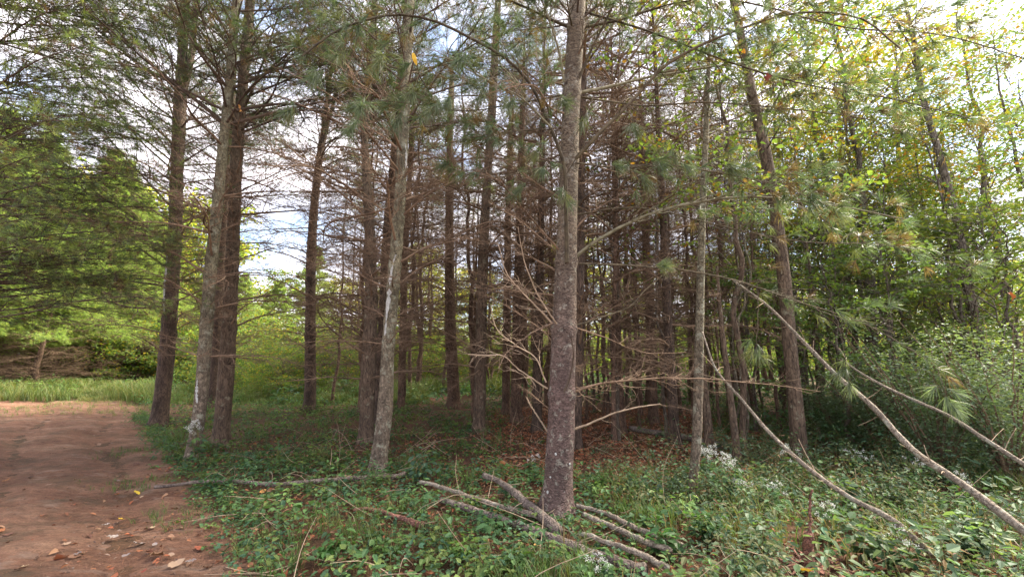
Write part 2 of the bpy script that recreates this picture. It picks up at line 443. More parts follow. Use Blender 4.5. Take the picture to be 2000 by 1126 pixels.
def limb(pts, r0, r1, rng, gw, gn=None, twigs=12, tw_len=0.55, subs=5, sub_len=0.2, tuft=None, start=0.15, sides=6, n=14, flat=0.35, wob=0.01, needles_from=0.35):
    """one limb with side twigs and their twiglets; tuft = dict(k,length,width,cols,curved,step)"""
    P = spline(pts, n)
    P[1:] += np.cumsum(rng.normal(0, wob, (n - 1, 3)), 0) * 0.4
    rr = r0 + (r1 - r0) * np.linspace(0, 1, n) ** 0.85
    v, q = tubes(P[None], rr[None], sides); gw.add(v, None, q)
    if twigs <= 0: return P
    T = norm(np.gradient(P, axis=0))
    t = np.sort(rng.uniform(start, 0.99, twigs)); t[-1] = 0.985
    f = t * (n - 1); i = np.minimum(f.astype(int), n - 2); fr = (f - i)[:, None]
    b = P[i] * (1 - fr) + P[i + 1] * fr; tan = T[i]
    rad_at = np.interp(t, np.linspace(0, 1, n), rr)
    up = np.array([0, 0, 1.0])
    side = norm(np.cross(tan, up) + 1e-4) * np.where(np.arange(twigs) % 2 == 0, 1, -1)[:, None]
    a = np.radians(rng.uniform(35, 68, twigs))[:, None]
    vert = rng.normal(0, flat, twigs)[:, None]
    dirs = norm(tan * np.cos(a) + side * np.sin(a) + up * vert)
    ln = tw_len * (1.05 - 0.7 * t) * rng.uniform(0.55, 1.25, twigs)
    m = 6
    u = np.linspace(0, 1, m)
    bend = norm(tan + up * rng.normal(0.1, 0.35, twigs)[:, None]) * 0.32
    Q = b[:, None] + (dirs[:, None] * u[None, :, None] + bend[:, None] * (u ** 2)[None, :, None]) * ln[:, None, None]
    Q[:, 1:] += rng.normal(0, 1, (twigs, m - 1, 3)) * (0.022 * ln)[:, None, None]
    rt = np.minimum(rad_at * 0.6, 0.0024 + ln * 0.0085)
    v, q = tubes(Q, rt[:, None] * (1 - 0.65 * u)[None], 4 if r0 > 0.012 else 3); gw.add(v, None, q)
    TQ = norm(np.gradient(Q, axis=1))
    if subs > 0:
        k = np.repeat(np.arange(twigs), subs); ns = len(k)
        f = rng.uniform(0.2, 0.98, ns) * (m - 1); j = np.minimum(f.astype(int), m - 2); fr = (f - j)[:, None]
        b2 = Q[k, j] * (1 - fr) + Q[k, j + 1] * fr; t2 = TQ[k, j]
        rnd = norm(rng.normal(size=(ns, 3)) * np.array([1, 1, 0.7]))
        d2 = norm(t2 * rng.uniform(0.5, 1.1, ns)[:, None] + rnd * 0.8)
        l2 = sub_len * rng.uniform(0.35, 1.3, ns) * np.clip(ln[k] / max(tw_len * 0.6, 1e-3), 0.4, 1.2)
        u3 = np.linspace(0, 1, 4)
        Q2 = b2[:, None] + d2[:, None] * u3[None, :, None] * l2[:, None, None]
        Q2[:, 1:] += rng.normal(0, 1, (ns, 3, 3)) * (0.05 * l2)[:, None, None]
        v, q = tubes(Q2, (np.minimum(rt[k] * 0.75, 0.0030) )[:, None] * (1 - 0.6 * u3)[None], 3); gw.add(v, None, q)
    if tuft is not None and gn is not None:
        pts_, dir_ = [], []
        sel = t > needles_from
        steps = tuft.get('step', 3)
        for uu in (np.linspace(0.55, 1.0, steps) if steps > 1 else [1.0]):
            jj = min(int(uu * (m - 1)), m - 1)
            pts_.append(Q[sel, jj]); dir_.append(TQ[sel, jj])
        if subs > 0:
            s2 = sel[k]
            pts_.append(Q2[s2, -1]); dir_.append(norm(Q2[s2, -1] - Q2[s2, 0]))
            if tuft.get('mid'):
                pts_.append(Q2[s2, 2]); dir_.append(norm(Q2[s2, -1] - Q2[s2, 0]))
        pts_.append(P[-1:]); dir_.append(T[-1:])
        p_ = np.concatenate(pts_); d_ = np.concatenate(dir_)
        keep = rng.random(len(p_)) < tuft.get('keep', 1.0)
        needles(gn, p_[keep], d_[keep], tuft['k'], tuft['length'], tuft['width'], rng, tuft['cols'], curved=tuft.get('curved', False), spread=tuft.get('spread', (12, 70)))
    return P

# shared limb meshes, growing along +X from the origin
def limb_variant(seed, Lm, live, near=True):
    rng = rng_of(seed)
    gw, gn = Geo(), Geo()
    if live:
        rise = rng.uniform(0.1, 0.35)
        pts = [(0, 0, 0), (Lm * .33, rng.normal(0, .05), Lm * rise * .30), (Lm * .68, rng.normal(0, .12), Lm * rise * .55), (Lm, rng.normal(0, .2), Lm * rise * .7)]
        tuft = dict(k=15, length=0.10, width=0.0035, cols=NEEDLE_FAR, step=3)
        limb(pts, 0.006 + Lm * 0.006, 0.003, rng, gw, gn, twigs=int(7 + Lm * 6), tw_len=0.34 * Lm, subs=5, sub_len=0.26, tuft=tuft, start=0.25, needles_from=0.35)
    else:
        sag = rng.uniform(-0.12, 0.22)
        pts = [(0, 0, 0), (Lm * .3, rng.normal(0, .04), Lm * sag * .5), (Lm * .65, rng.normal(0, .1), Lm * sag * .7), (Lm, rng.normal(0, .2), Lm * (sag - rng.uniform(0.0, .15)))]
        limb(pts, 0.008 + Lm * 0.006, 0.003, rng, gw, None, twigs=int(6 + Lm * 6), tw_len=0.3 * Lm, subs=6, sub_len=0.24, start=0.12)
    return gw, gn
DEAD_V, LIVE_V = [], []
for i in range(9):
    Lm = [1.2, 1.7, 2.3][i % 3]
    gw, _ = limb_variant(100 + i, Lm, False)
    DEAD_V.append((Lm, gw.mesh('dead_branch', M['twig_dead'])))
for i in range(8):
    Lm = [1.6, 2.2, 2.9, 3.4][i % 4]
    gw, gn = limb_variant(200 + i, Lm, True)
    LIVE_V.append((Lm, gw.mesh('live_branch', M['twig_dark']), gn.mesh('needles', M['needle'], False)))

def stump_cap(g, c, r, sides=8):
    pass

def trunk_mesh(C, Rad, mat, base, sides=14, amp=0.05, seed=0, whorls=()):
    C = np.asarray(C); n = len(C)
    z = C[:, 2] - base[2]
    Rad = np.array(Rad, float)
    Rad = Rad * (1 + 0.18 * np.exp(-np.maximum(z, 0) / 0.12))
    for wz in whorls: Rad *= 1 + 0.16 * np.exp(-((z - wz) / 0.05) ** 2)
    v, q = tubes(C[None], Rad[None], sides)
    v = v.reshape(n, sides, 3)
    ph = seed * 1.7
    for i in range(n):
        fl = math.exp(-max(z[i], 0) / 0.13)
        for k in range(sides):
            if fl > 0.02: v[i, k] = C[i] + (v[i, k] - C[i]) * (1 + fl * (0.26 + 0.26 * math.cos(5 * k * 2 * math.pi / sides + ph) * math.cos(2 * k * 2 * math.pi / sides + ph * 2)))
            p = v[i, k]
            nn = mnoise.noise(Vector((p[0] * 9 + seed, p[1] * 9, p[2] * 5))) + 0.6 * mnoise.noise(Vector((p[0] * 26 + seed, p[1] * 26, p[2] * 16)))
            v[i, k] = C[i] + (p - C[i]) * (1 + amp * nn)
    g = Geo(); v = v.reshape(-1, 3)
    v = np.concatenate([v, C[-1:]]); b = (n - 1) * sides
    g.add(v, [[b + k, b + (k + 1) % sides, len(v) - 1] for k in range(sides)], q)
    return g.mesh('trunk', mat, True, base)

def px_trunk(pts, Y, H, extra_top=True):
    """digitised centreline (px, py, width) at depth Y -> centres, radii as spline; grows on up to height H"""
    P = np.array([[*at(a, b, Y), 0.5 * wd / F * Y / ray(a, b)[1] / math.sqrt(1 + ((a - CX) / F) ** 2)] for a, b, wd in pts])
    P[0, 2] = min(P[0, 2], gz(P[0, 0], Y)) 
    bottom = P[0].copy(); bottom[2] = gz(P[0, 0], Y) - 0.12
    P = np.concatenate([[bottom], P[0:1] + [0, 0, 0.02, 0], P[1:]])
    if extra_top and P[-1, 2] < H:
        d = (P[-1, :3] - P[-3, :3]); d = d / d[2]
        d[:2] = np.clip(d[:2], -0.12, 0.12)
        rem = H - P[-1, 2]
        for f in (0.35, 0.7, 1.0):
            q = P[-1 if f == 0.35 else -1].copy()
            top = P[len(P) - 1 - (0 if f == 0.35 else (1 if f == 0.7 else 2))]
            P = np.concatenate([P, [[*(top[:3] + d * rem * f * (0.7 + 0.0) ), max(top[3] * (1 - f * 0.93), 0.008)]]])
    return P

def ensure_inc(P):
    keep = [0]
    for i in range(1, len(P)):
        if P[i, 2] > P[keep[-1], 2] + 0.01: keep.append(i)
    return P[keep]

def place_branch(tree, variants, pos, az, el, L, rng, live):
    Lm, *me = variants
    s = L / Lm
    b = link('branch', me[0], tree, pos)
    b.rotation_euler = Euler((rng.uniform(-0.3, 0.3), -el, az), 'XYZ')
    b.scale = (s, s, s)
    if live:
        link('needles', me[1], b)
    return b

def pine(label, pts, mat, H=14, Y=None, sides=14, amp=0.05, ring=0.1, seed=0, dead=(1.0, 5.0), whorl=0.42, per=(3, 5), dlen=(0.9, 2.3), llen=3.0, group=None, fork=None, avoid=None, livefrom=None):
    if Y is None: Y = gnd(pts[0][0], pts[0][1])[1]
    P = ensure_inc(px_trunk(pts, Y, H))
    n = int(np.clip((P[-1, 2] - P[0, 2]) / ring, 24, 130))
    C4 = spline(P, n)
    base = np.array([P[1, 0], P[1, 1], gz(P[1, 0], P[1, 1])])
    rng = rng_of(seed + 1000)
    t = thing('pine_tree', label, 'tree', base, group)
    livez = dead[1] if livefrom is None else livefrom
    ws = np.arange(dead[0], H - 0.4, whorl) + rng.uniform(-0.12, 0.12, len(np.arange(dead[0], H - 0.4, whorl)))
    link('trunk', trunk_mesh(C4[:, :3], np.maximum(C4[:, 3], 0.006), mat, base, sides, amp, seed, ws if sides > 12 else ()), t)
    if fork is not None:
        FP = np.array([[*at(a, b, Y), 0.5 * wd / F * Y / ray(a, b)[1] / math.sqrt(1 + ((a - CX) / F) ** 2)] for a, b, wd in fork])
        d = FP[-1, :3] - FP[-2, :3]
        FP = np.concatenate([FP, [[*(FP[-1, :3] + d * 3), FP[-1, 3] * 0.5]]])
        F4 = spline(FP, 24)
        link('forked_stem', trunk_mesh(F4[:, :3], F4[:, 3], mat, base, 10, amp, seed + 3), t)
    for z in ws:
        c = np.array([np.interp(z, C4[:, 2] , C4[:, k]) for k in range(3)]) - base
        live = z > livez
        k = rng.integers(per[0], per[1] + 1)
        a0 = rng.uniform(0, 2 * np.pi)
        for j in range(k):
            az = a0 + j * 2 * np.pi / k + rng.uniform(-0.35, 0.35)
            if not live and rng.random() < 0.12: continue
            if avoid and avoid(az, z): continue
            if live:
                fz = (z - livez) / max(H - livez, 0.1)
                Lb = max(0.5, llen * (1 - fz) ** 0.8) * rng.uniform(0.75, 1.15)
                place_branch(t, LIVE_V[rng.integers(len(LIVE_V))], c, az, R(rng.uniform(5, 28) + 25 * fz), Lb, rng, True)
            else:
                Lb = rng.uniform(*dlen) * (0.6 + 0.4 * min(1, z / 3))
                place_branch(t, DEAD_V[rng.integers(len(DEAD_V))], c, az, R(rng.uniform(-12, 25)), Lb, rng, False)
    return t, C4, base

# ------------------------------------------------------------------ the big pine in front
MY = gnd(1088, 1005)[1]
MP = [(1086, 1008, 58), (1090, 940, 55), (1095, 850, 54), (1098, 760, 51), (1101, 650, 48), (1104, 560, 44), (1106, 500, 41), (1109, 400, 38), (1112, 300, 36), (1116, 200, 34), (1122, 100, 33), (1128, 0, 32)]
MPT = ensure_inc(px_trunk(MP, MY, 12.5))
MC = spline(MPT, 190)
mbase = np.array([MPT[1, 0], MPT[1, 1], gz(MPT[1, 0], MPT[1, 1])])
main = thing('pine_tree', 'big pine with mauve scaly bark and pale lichen specks, closest to the camera', 'tree', mbase)
wz = [at(1100, y, MY)[2] - mbase[2] for y in (770, 640, 510, 318, 182, 52)]
link('trunk', trunk_mesh(MC[:, :3], np.maximum(MC[:, 3], 0.006), M['bark_main'], mbase, 28, 0.03, 5, wz), main)
def pxlimb(tree, base, pts, Y0, Y1, r0, r1, wood, seed, twigs=14, tw_len=0.4, subs=4, sub_len=0.2, live=True, label=None, k=28, start=0.15, nf=0.3, width=0.0038, keep=1.0, wob=0.006, length=0.135, flat=0.35, cols=None):
    n = len(pts); Pw = [at(a, b, Y0 + (Y1 - Y0) * i / (n - 1)) for i, (a, b) in enumerate(pts)]
    gw, gn = Geo(), Geo(); rng = rng_of(seed)
    tuft = dict(k=k, length=length, width=width, cols=cols or NEEDLE_NEAR, curved=True, step=1, keep=keep * 0.8, spread=(8, 55)) if live else None
    limb(Pw, r0, r1, rng, gw, gn, twigs=twigs, tw_len=tw_len, subs=subs, sub_len=sub_len, tuft=tuft, start=start, sides=8, n=26, needles_from=nf, wob=wob, flat=flat)
    b = link('branch', gw.mesh('branch', wood, True, base), tree)
    if label: b['label'] = label
    if live: link('needles', gn.mesh('needles', M['needle'], False, base), b)
    return b
ml = lambda *a, **k: pxlimb(main, mbase, *a, **k)
Ym = MY
ml([(1107, 512), (1106, 400), (1102, 320), (1077, 250), (1037, 164), (1003, 127), (908, 70), (864, 48), (814, 33), (770, 31), (700, 45), (650, 66), (590, 110)], Ym - .14, Ym - 1.2, 0.024, 0.008, M['limb_live'], 1, twigs=30, tw_len=0.5, subs=4, label='long arching olive limb sweeping up and over', nf=0.22, keep=0.75)
ml([(1077, 250), (1018, 190), (968, 164), (928, 144), (880, 118), (820, 110)], Ym - .45, Ym - .9, 0.012, 0.004, M['limb_pale'], 2, twigs=16, tw_len=0.45, keep=0.8)
ml([(1122, 312), (1150, 282), (1182, 249), (1240, 190), (1296, 129), (1346, 100), (1440, 60), (1580, 25), (1690, 40), (1760, 95)], Ym - .08, Ym - .7, 0.023, 0.007, M['limb_live'], 3, twigs=32, tw_len=0.55, nf=0.25, keep=0.8, label='dark limb rising steeply to one side')
ml([(1126, 500), (1160, 474), (1197, 452), (1271, 418), (1346, 398), (1430, 385), (1500, 385), (1620, 400), (1760, 425)], Ym, Ym - .5, 0.022, 0.005, M['limb_pale'], 4, twigs=34, tw_len=0.6, nf=0.35, keep=0.8, label='pale lichened limb arching outward')
ml([(1134, 181), (1192, 169), (1271, 149), (1346, 137), (1440, 122), (1560, 118)], Ym, Ym + .3, 0.02, 0.006, M['limb_pale'], 5, twigs=26, tw_len=0.5, nf=0.3)
ml([(1128, 158), (1152, 100), (1180, 48), (1202, 0), (1225, -60)], Ym - .05, Ym - .5, 0.018, 0.008, M['limb_live'], 6, twigs=14, tw_len=0.5, nf=0.3)
ml([(1107, 52), (1048, 24), (1008, 5), (940, -30), (860, -50)], Ym, Ym - .3, 0.018, 0.006, M['limb_live'], 7, twigs=22, tw_len=0.6, nf=0.2)
ml([(1142, 53), (1200, 42), (1276, 20), (1370, 0), (1500, -10)], Ym, Ym - .2, 0.017, 0.005, M['limb_live'], 8, twigs=24, tw_len=0.55, nf=0.25)
ml([(1102, 160), (1093, 105), (1082, 65), (1058, 0), (1040, -40)], Ym - .1, Ym - .5, 0.017, 0.007, M['limb_pale'], 9, twigs=12, tw_len=0.45, nf=0.3)
ml([(1117, 50), (1112, 20), (1100, -30)], Ym - .1, Ym - .5, 0.012, 0.006, M['limb_live'], 10, twigs=8, tw_len=0.45)
ml([(1138, 45), (1152, 15), (1165, -30)], Ym + .05, Ym + .2, 0.014, 0.006, M['limb_live'], 11, twigs=8, tw_len=0.45)
ml([(1130, 20), (1260, 60), (1420, 120), (1580, 165), (1740, 190), (1900, 230)], Ym, Ym - .5, .014, .004, M['limb_live'], 41, twigs=40, tw_len=.7, nf=.3, keep=.8)
ml([(1130, -30), (1300, -20), (1480, 10), (1660, 55), (1840, 70), (2010, 120)], Ym, Ym - .8, .014, .004, M['limb_live'], 42, twigs=44, tw_len=.7, nf=.3, keep=.8)
ml([(1120, 420), (1240, 405), (1400, 440), (1560, 470), (1740, 480), (1900, 530)], Ym + .1, Ym - .3, .011, .003, M['limb_live'], 43, twigs=34, tw_len=.5, nf=.45, keep=.4)
# fine green limbs reaching out to the right of it
ml([(1124, 318), (1200, 326), (1290, 320), (1400, 335), (1520, 360), (1620, 400)], Ym - .1, Ym - 1.0, 0.011, 0.003, M['limb_live'], 12, twigs=26, tw_len=0.45, nf=0.2, keep=0.5)
ml([(1125, 515), (1250, 520), (1400, 540), (1560, 590), (1700, 640), (1830, 720)], Ym + .05, Ym - .9, 0.012, 0.003, M['limb_live'], 13, twigs=26, tw_len=0.5, nf=0.35, keep=0.2)
ml([(1136, 190), (1250, 205), (1400, 200), (1560, 215), (1720, 240), (1850, 300)], Ym + .1, Ym - .6, 0.012, 0.003, M['limb_live'], 14, twigs=36, tw_len=0.55, nf=0.3, keep=0.5)
ml([(1105, 320), (1040, 330), (960, 345), (880, 330)], Ym - .1, Ym - .6, 0.009, 0.003, M['limb_live'], 15, twigs=12, tw_len=0.35, nf=0.3, keep=0.6)
ml([(1104, 185), (1010, 200), (900, 215), (800, 200), (700, 190)], Ym - .1, Ym - .8, 0.011, 0.003, M['limb_live'], 16, twigs=26, tw_len=0.5, nf=0.2, keep=0.85)
ml([(1075, 252), (1000, 258), (930, 266), (870, 280)], Ym - .4, Ym - .9, 0.007, 0.003, M['limb_live'], 17, twigs=14, tw_len=0.35, nf=0.2, keep=0.7)
ml([(1107, 510), (1060, 470), (1010, 430), (960, 395)], Ym, Ym + .5, 0.008, 0.003, M['twig_dead'], 18, twigs=12, tw_len=0.4, live=False)
FAN = [(0.125, 0.16, 0.095), (0.145, 0.18, 0.115), (0.105, 0.14, 0.085), (0.16, 0.17, 0.085)]
for i, (px, py, dx, dy, dY) in enumerate([(1098, 200, 14, -38, .55), (1140, 232, 20, -44, .5), (1050, 288, 26, -34, .7), (1012, 372, 40, -40, .6), (1104, 390, 4, -60, .5), (1000, 205, 22, -46, .8), (940, 182, 30, -40, .9), (878, 205, 34, -48, 1.0),
        (700, 205, 30, -52, 1.2), (690, 246, 40, -50, 1.1), (772, 240, 34, -60, 1.1), (806, 180, 24, -52, 1.05), (848, 214, 30, -56, 1.0), (1290, 322, -30, -36, .5), (1262, 352, -34, -24, .6), (1318, 300, -24, -50, .5), (1345, 332, -40, -30, .7), (1204, 330, -36, -18, .5),
        (620, 150, 40, -40, 1.2), (660, 110, 36, -40, 1.2), (740, 120, 30, -50, 1.1), (900, 120, 20, -46, .9), (1020, 90, 16, -46, .7), (1060, 330, 24, -40, .6), (1480, 690, 0, -122, .45), (1660, 752, -25, -128, .7), (1850, 785, -20, -65, .88), (1420, 330, -46, -20, .7), (1570, 140, -40, -40, .5), (1500, 60, -40, -30, .5), (1640, 420, -50, -20, .5), (1240, 250, -10, -44, .4), (560, 215, 44, -36, 1.2), (1290, 520, -50, -6, .4)]):
    ml([(px + dx, py + dy), (px + dx * .5, py + dy * .6), (px, py)], Ym - dY + .06, Ym - dY, .0035, .002, M['limb_live'], 3000 + i, twigs=4, tw_len=.15, subs=0, k=36, nf=0.0, keep=1.25, width=.0036, length=.15, cols=FAN, start=.45)
# bare lower limbs
dl = dict(live=False, twigs=9, tw_len=0.3, subs=3)
ml([(1082, 635), (1055, 605), (1022, 570), (990, 530), (975, 480)], Ym, Ym - .3, 0.011, 0.004, M['twig_pale'], 20, label='pale broken dead limb', **dl)
ml([(1088, 632), (1065, 600), (1042, 560), (1020, 500), (1010, 440)], Ym - .1, Ym - .5, 0.010, 0.003, M['twig_pale'], 21, **dl)
ml([(1125, 635), (1175, 618), (1228, 600), (1263, 565), (1330, 520)], Ym, Ym - .2, 0.011, 0.004, M['limb_live'], 22, **dl)
ml([(1100, 768), (1112, 740), (1120, 711), (1121, 685), (1116, 655)], Ym - .13, Ym - .4, 0.013, 0.007, M['twig_dark'], 23, live=False, twigs=2, tw_len=0.1, subs=0, label='dark upcurved dead stub')
ml([(1069, 758), (1040, 740), (1012, 721), (977, 693), (945, 692), (915, 690)], Ym, Ym - .4, 0.010, 0.004, M['twig_pale'], 24, **dl)
ml([(1067, 746), (1045, 700), (1000, 670), (971, 648), (958, 600)], Ym, Ym + .2, 0.009, 0.003, M['twig_pale'], 25, **dl)
ml([(1122, 761), (1160, 752), (1203, 746), (1278, 738), (1350, 738), (1480, 748), (1600, 765)], Ym, Ym - .3, 0.012, 0.003, M['twig_dead'], 26, live=False, twigs=16, tw_len=0.35, subs=3)
ml([(1120, 838), (1150, 828), (1200, 805), (1245, 793), (1290, 786)], Ym, Ym - .1, 0.012, 0.006, M['twig_pale'], 27, live=False, twigs=3, tw_len=0.15, subs=1, label='pale snapped limb with a bare broken end')
ml([(1072, 845), (1050, 812), (1030, 775)], Ym, Ym + .1, 0.010, 0.006, M['twig_pale'], 28, live=False, twigs=2, tw_len=0.12, subs=0)
ml([(1080, 630), (1030, 655), (990, 690), (975, 720)], Ym - .1, Ym - .5, 0.007, 0.003, M['twig_dead'], 29, **dl)
ml([(1127, 640), (1180, 660), (1260, 690), (1340, 690)], Ym, Ym + .4, 0.009, 0.003, M['twig_dead'], 30, **dl)
rng = rng_of(77)
for z in np.arange(5.5, 7.6, 0.7):       # the crown above the picture
    c = np.array([np.interp(z, MC[:, 2], MC[:, k]) for k in range(3)]) - mbase
    for j in range(5):
        place_branch(main, LIVE_V[rng.integers(8)], c, j * 1.256 + z * 2, R(rng.uniform(8, 30)), max(0.5, 1.7 * (1 - (z - 5.5) / 7.5)), rng, True)
for z in np.arange(0.95, 5.0, 0.21):      # thin bare branches all the way up
    c = np.array([np.interp(z, MC[:, 2], MC[:, k]) for k in range(3)]) - mbase
    for j in range(1):
        az = rng.uniform(-0.9, 4.04)
        place_branch(main, DEAD_V[rng.integers(9)], c, az, R(rng.uniform(-5, 35)), rng.uniform(.5, 1.5), rng, False)
# lichen rosettes low on its bark
for i, (px, py, rr) in enumerate([(1068, 955, 5), (1092, 963, 6), (1099, 951, 5), (1062, 955, 4), (1073, 925, 3), (1110, 900, 3), (1083, 880, 3)]):
    p = at(px, py, MY); cx_ = np.interp(p[2], MC[:, 2], MC[:, 0]); r_ = np.interp(p[2], MC[:, 2], MC[:, 3]) * 1.03
    dx = np.clip(p[0] - cx_, -r_ * .9, r_ * .9); ny = -math.sqrt(max(r_ ** 2 - dx ** 2, 1e-5))
    nrm = norm(np.array([dx, ny, 0.0])); uu = np.array([-nrm[1], nrm[0], 0]); g = Geo(); rg = rng_of(400 + i)
    cc = np.array([cx_ + dx, MY + ny, p[2]]) + nrm * 0.004
    ring = [cc + (uu * math.cos(a) + np.array([0, 0, 1]) * math.sin(a)) * rr * 0.8 / F * MY * rg.uniform(.7, 1.1) - nrm * 0.004 for a in np.linspace(0, 2 * np.pi, 10)[:-1]]
    g.add([cc + nrm * 0.003] + ring, [[0, 1 + k, 1 + (k + 1) % 9] for k in range(9)])
    link('lichen_spot', g.mesh('lichen_spot', M['resin'], True, mbase), main)

# ------------------------------------------------------------------ the other near pines
T1, C1, b1 = pine('dark forked pine beside the dirt path with a white resin streak', [(310, 830, 36), (325, 700, 33), (335, 560, 30), (342, 450, 28), (347, 300, 26), (352, 200, 27), (357, 100, 20), (361, 0, 18)], M['bark_dark'], 15, None, 18, 0.05, 0.09, 11, dead=(1.6, 6.0), fork=[(353, 190, 20), (366, 150, 15), (375, 100, 14), (379, 50, 13), (384, 0, 12)])
T2, C2, b2 = pine('slender olive barked pine behind the white flowers at the path edge', [(376, 898, 28), (390, 800, 28), (402, 650, 27), (412, 520, 25), (425, 400, 23), (435, 290, 20), (446, 190, 18), (455, 80, 18), (462, 0, 16)], M['bark_lichen'], 13, None, 18, 0.03, 0.08, 12, dead=(1.6, 5.4), per=(3, 5), whorl=0.38, dlen=(0.7, 2.2))
T3, C3, b3 = pine('thin dark pine trunk wedged between the olive pine and the broad brown pine', [(412, 800, 20), (424, 650, 20), (432, 520, 18), (438, 420, 16), (446, 300, 12), (455, 200, 10)], M['bark_dark'], 12, None, 12, 0.05, 0.15, 13, dead=(1.8, 6.0))
T4, C4_, b4 = pine('broad brown pine just behind the olive one near the path', [(430, 870, 34), (440, 750, 34), (450, 600, 28), (456, 450, 26), (463, 300, 24), (473, 180, 21), (482, 80, 20), (489, 0, 19)], M['bark_grey'], 15, None, 18, 0.05, 0.09, 14, dead=(1.6, 5.8))
T5, C5, b5 = pine('lone dark pine standing in the gap before the clearing', [(604, 802, 24), (606, 650, 21), (608, 500, 19), (614, 400, 16), (624, 310, 14), (637, 220, 10), (642, 170, 8)], M['bark_dark'], 12, None, 14, 0.05, 0.12, 15, dead=(1.2, 7.0), per=(4, 6), fork=[(612, 400, 12), (622, 330, 10), (640, 240, 9), (655, 190, 6)])
T6, C6, b6 = pine('dark furrowed pine rising close behind the pale lichened trunk', [(714, 866, 29), (720, 720, 29), (725, 600, 26), (722, 450, 21), (715, 330, 16), (712, 250, 14), (720, 150, 14), (733, 0, 10)], M['bark_grey'], 13, None, 16, 0.06, 0.1, 16, llen=2.3, dead=(1.2, 6.0), per=(4, 6), whorl=0.36, dlen=(0.9, 2.6))
T6b, _, _ = pine('brown pine half hidden by the furrowed and lichened trunks', [(738, 835, 22), (748, 650, 20), (757, 450, 18), (768, 330, 15), (776, 230, 14), (785, 100, 10)], M['bark_dark'], 13, None, 14, 0.05, 0.13, 17, llen=2.3, dead=(1.2, 6.5), per=(4, 6), whorl=0.36, dlen=(0.9, 2.6))
T7, C7, b7 = pine('crooked pale lichened pine standing beside the grey fallen pole', [(738, 925, 32), (752, 800, 31), (758, 680, 25), (768, 560, 25), (776, 460, 23), (783, 360, 21), (789, 240, 20), (795, 120, 18), (801, 0, 17)], M['bark_lichen'], 12, None, 20, 0.04, 0.07, 18, llen=2.3, dead=(1.7, 4.8), per=(3, 5), whorl=0.36, dlen=(0.6, 2.0))
near_more = [
 ('thin dark pine just right of the lichened trunk', [(783, 795, 14), (787, 650, 15), (791, 500, 13), (800, 350, 10), (808, 200, 8)], 'bark_far'),
 ('reddish pine at the far edge of the needle covered clearing', [(886, 795, 24), (880, 650, 22), (878, 500, 18), (878, 300, 12), (882, 150, 8)], 'bark_far'),
 ('straight grey pine midway between the lichened trunk and the big mauve pine', [(936, 842, 23), (939, 700, 23), (941, 600, 21), (945, 470, 20), (952, 350, 16), (960, 230, 16), (968, 80, 14), (973, 0, 12)], 'bark_grey'),
 ('slim pine just behind the straight grey pine', [(988, 808, 16), (990, 650, 16), (992, 450, 13), (998, 250, 10)], 'bark_far'),
 ('reddish pine on needle litter between the slim pine and the big mauve pine', [(1008, 826, 22), (1010, 650, 20), (1015, 450, 16), (1020, 250, 12)], 'bark_far'),
 ('dark pine close behind the big mauve trunk on its path side', [(1049, 840, 20), (1052, 650, 18), (1056, 450, 14), (1060, 250, 10)], 'bark_dark'),
 ('pine mostly hidden behind the big mauve trunk', [(1127, 872, 18), (1130, 700, 20), (1132, 500, 20), (1135, 350, 16), (1140, 150, 12)], 'bark_dark'),
 ('slim pine beyond the snapped limb of the big mauve pine', [(1215, 847, 16), (1208, 700, 14), (1205, 550, 13), (1200, 350, 10)], 'bark_far'),
 ('very thin short pine pole beside the slim pine in leaf litter', [(1200, 862, 10), (1198, 720, 9), (1200, 600, 9), (1203, 450, 7)], 'bark_far'),
 ('brown pine between the slim pine and the stout dark pine', [(1277, 826, 20), (1270, 650, 18), (1262, 480, 15), (1255, 300, 12)], 'bark_far'),
 ('stout dark pine rising from the brown leaf litter', [(1318, 867, 21), (1312, 750, 20), (1303, 600, 18), (1297, 450, 16), (1290, 330, 14), (1284, 200, 10)], 'bark_dark'),
]
for i, (lab, pts, mt) in enumerate(near_more):
    pine(lab, pts, M[mt], 11 + (i % 3), None, 12, 0.05, 0.16, 30 + i, dead=(1.2, 7.9), per=(3, 5), whorl=0.44, llen=1.6, dlen=(0.9, 2.6))

# long upward limbs of the forked pine, sweeping towards the path
t1 = lambda *a, **k: pxlimb(T1, b1, *a, **k)
Y1_ = b1[1]
kw = dict(k=18, width=0.004, nf=0.45, cols=NEEDLE_FAR, subs=5, sub_len=0.3, length=0.11)
for i, pts in enumerate([
    [(323, 472), (262, 425), (199, 383), (134, 328), (65, 258), (10, 190)],
    [(333, 328), (268, 268), (228, 215), (189, 169), (149, 109), (85, 30), (60, -20)],
    [(338, 164), (278, 129), (199, 65), (114, 0), (60, -40)],
    [(318, 557), (230, 545), (149, 527), (75, 482), (10, 442), (-60, 400)],
    [(322, 520), (250, 470), (180, 430), (90, 395), (0, 355)],
    [(330, 400), (280, 345), (230, 290), (160, 215), (110, 180), (40, 140)],
    [(336, 230), (290, 195), (240, 130), (200, 60), (180, 0)],
    [(320, 600), (250, 600), (180, 575), (100, 560), (20, 520)],
    [(325, 440), (270, 440), (200, 425), (120, 400), (40, 390)]]):
    t1(pts, Y1_, Y1_ - 2.6 - 0.2 * (i % 3), 0.024, 0.005, M['twig_dark'], 500 + i, twigs=26, tw_len=1.0, keep=0.8 if i != 7 else 0.4, **kw)

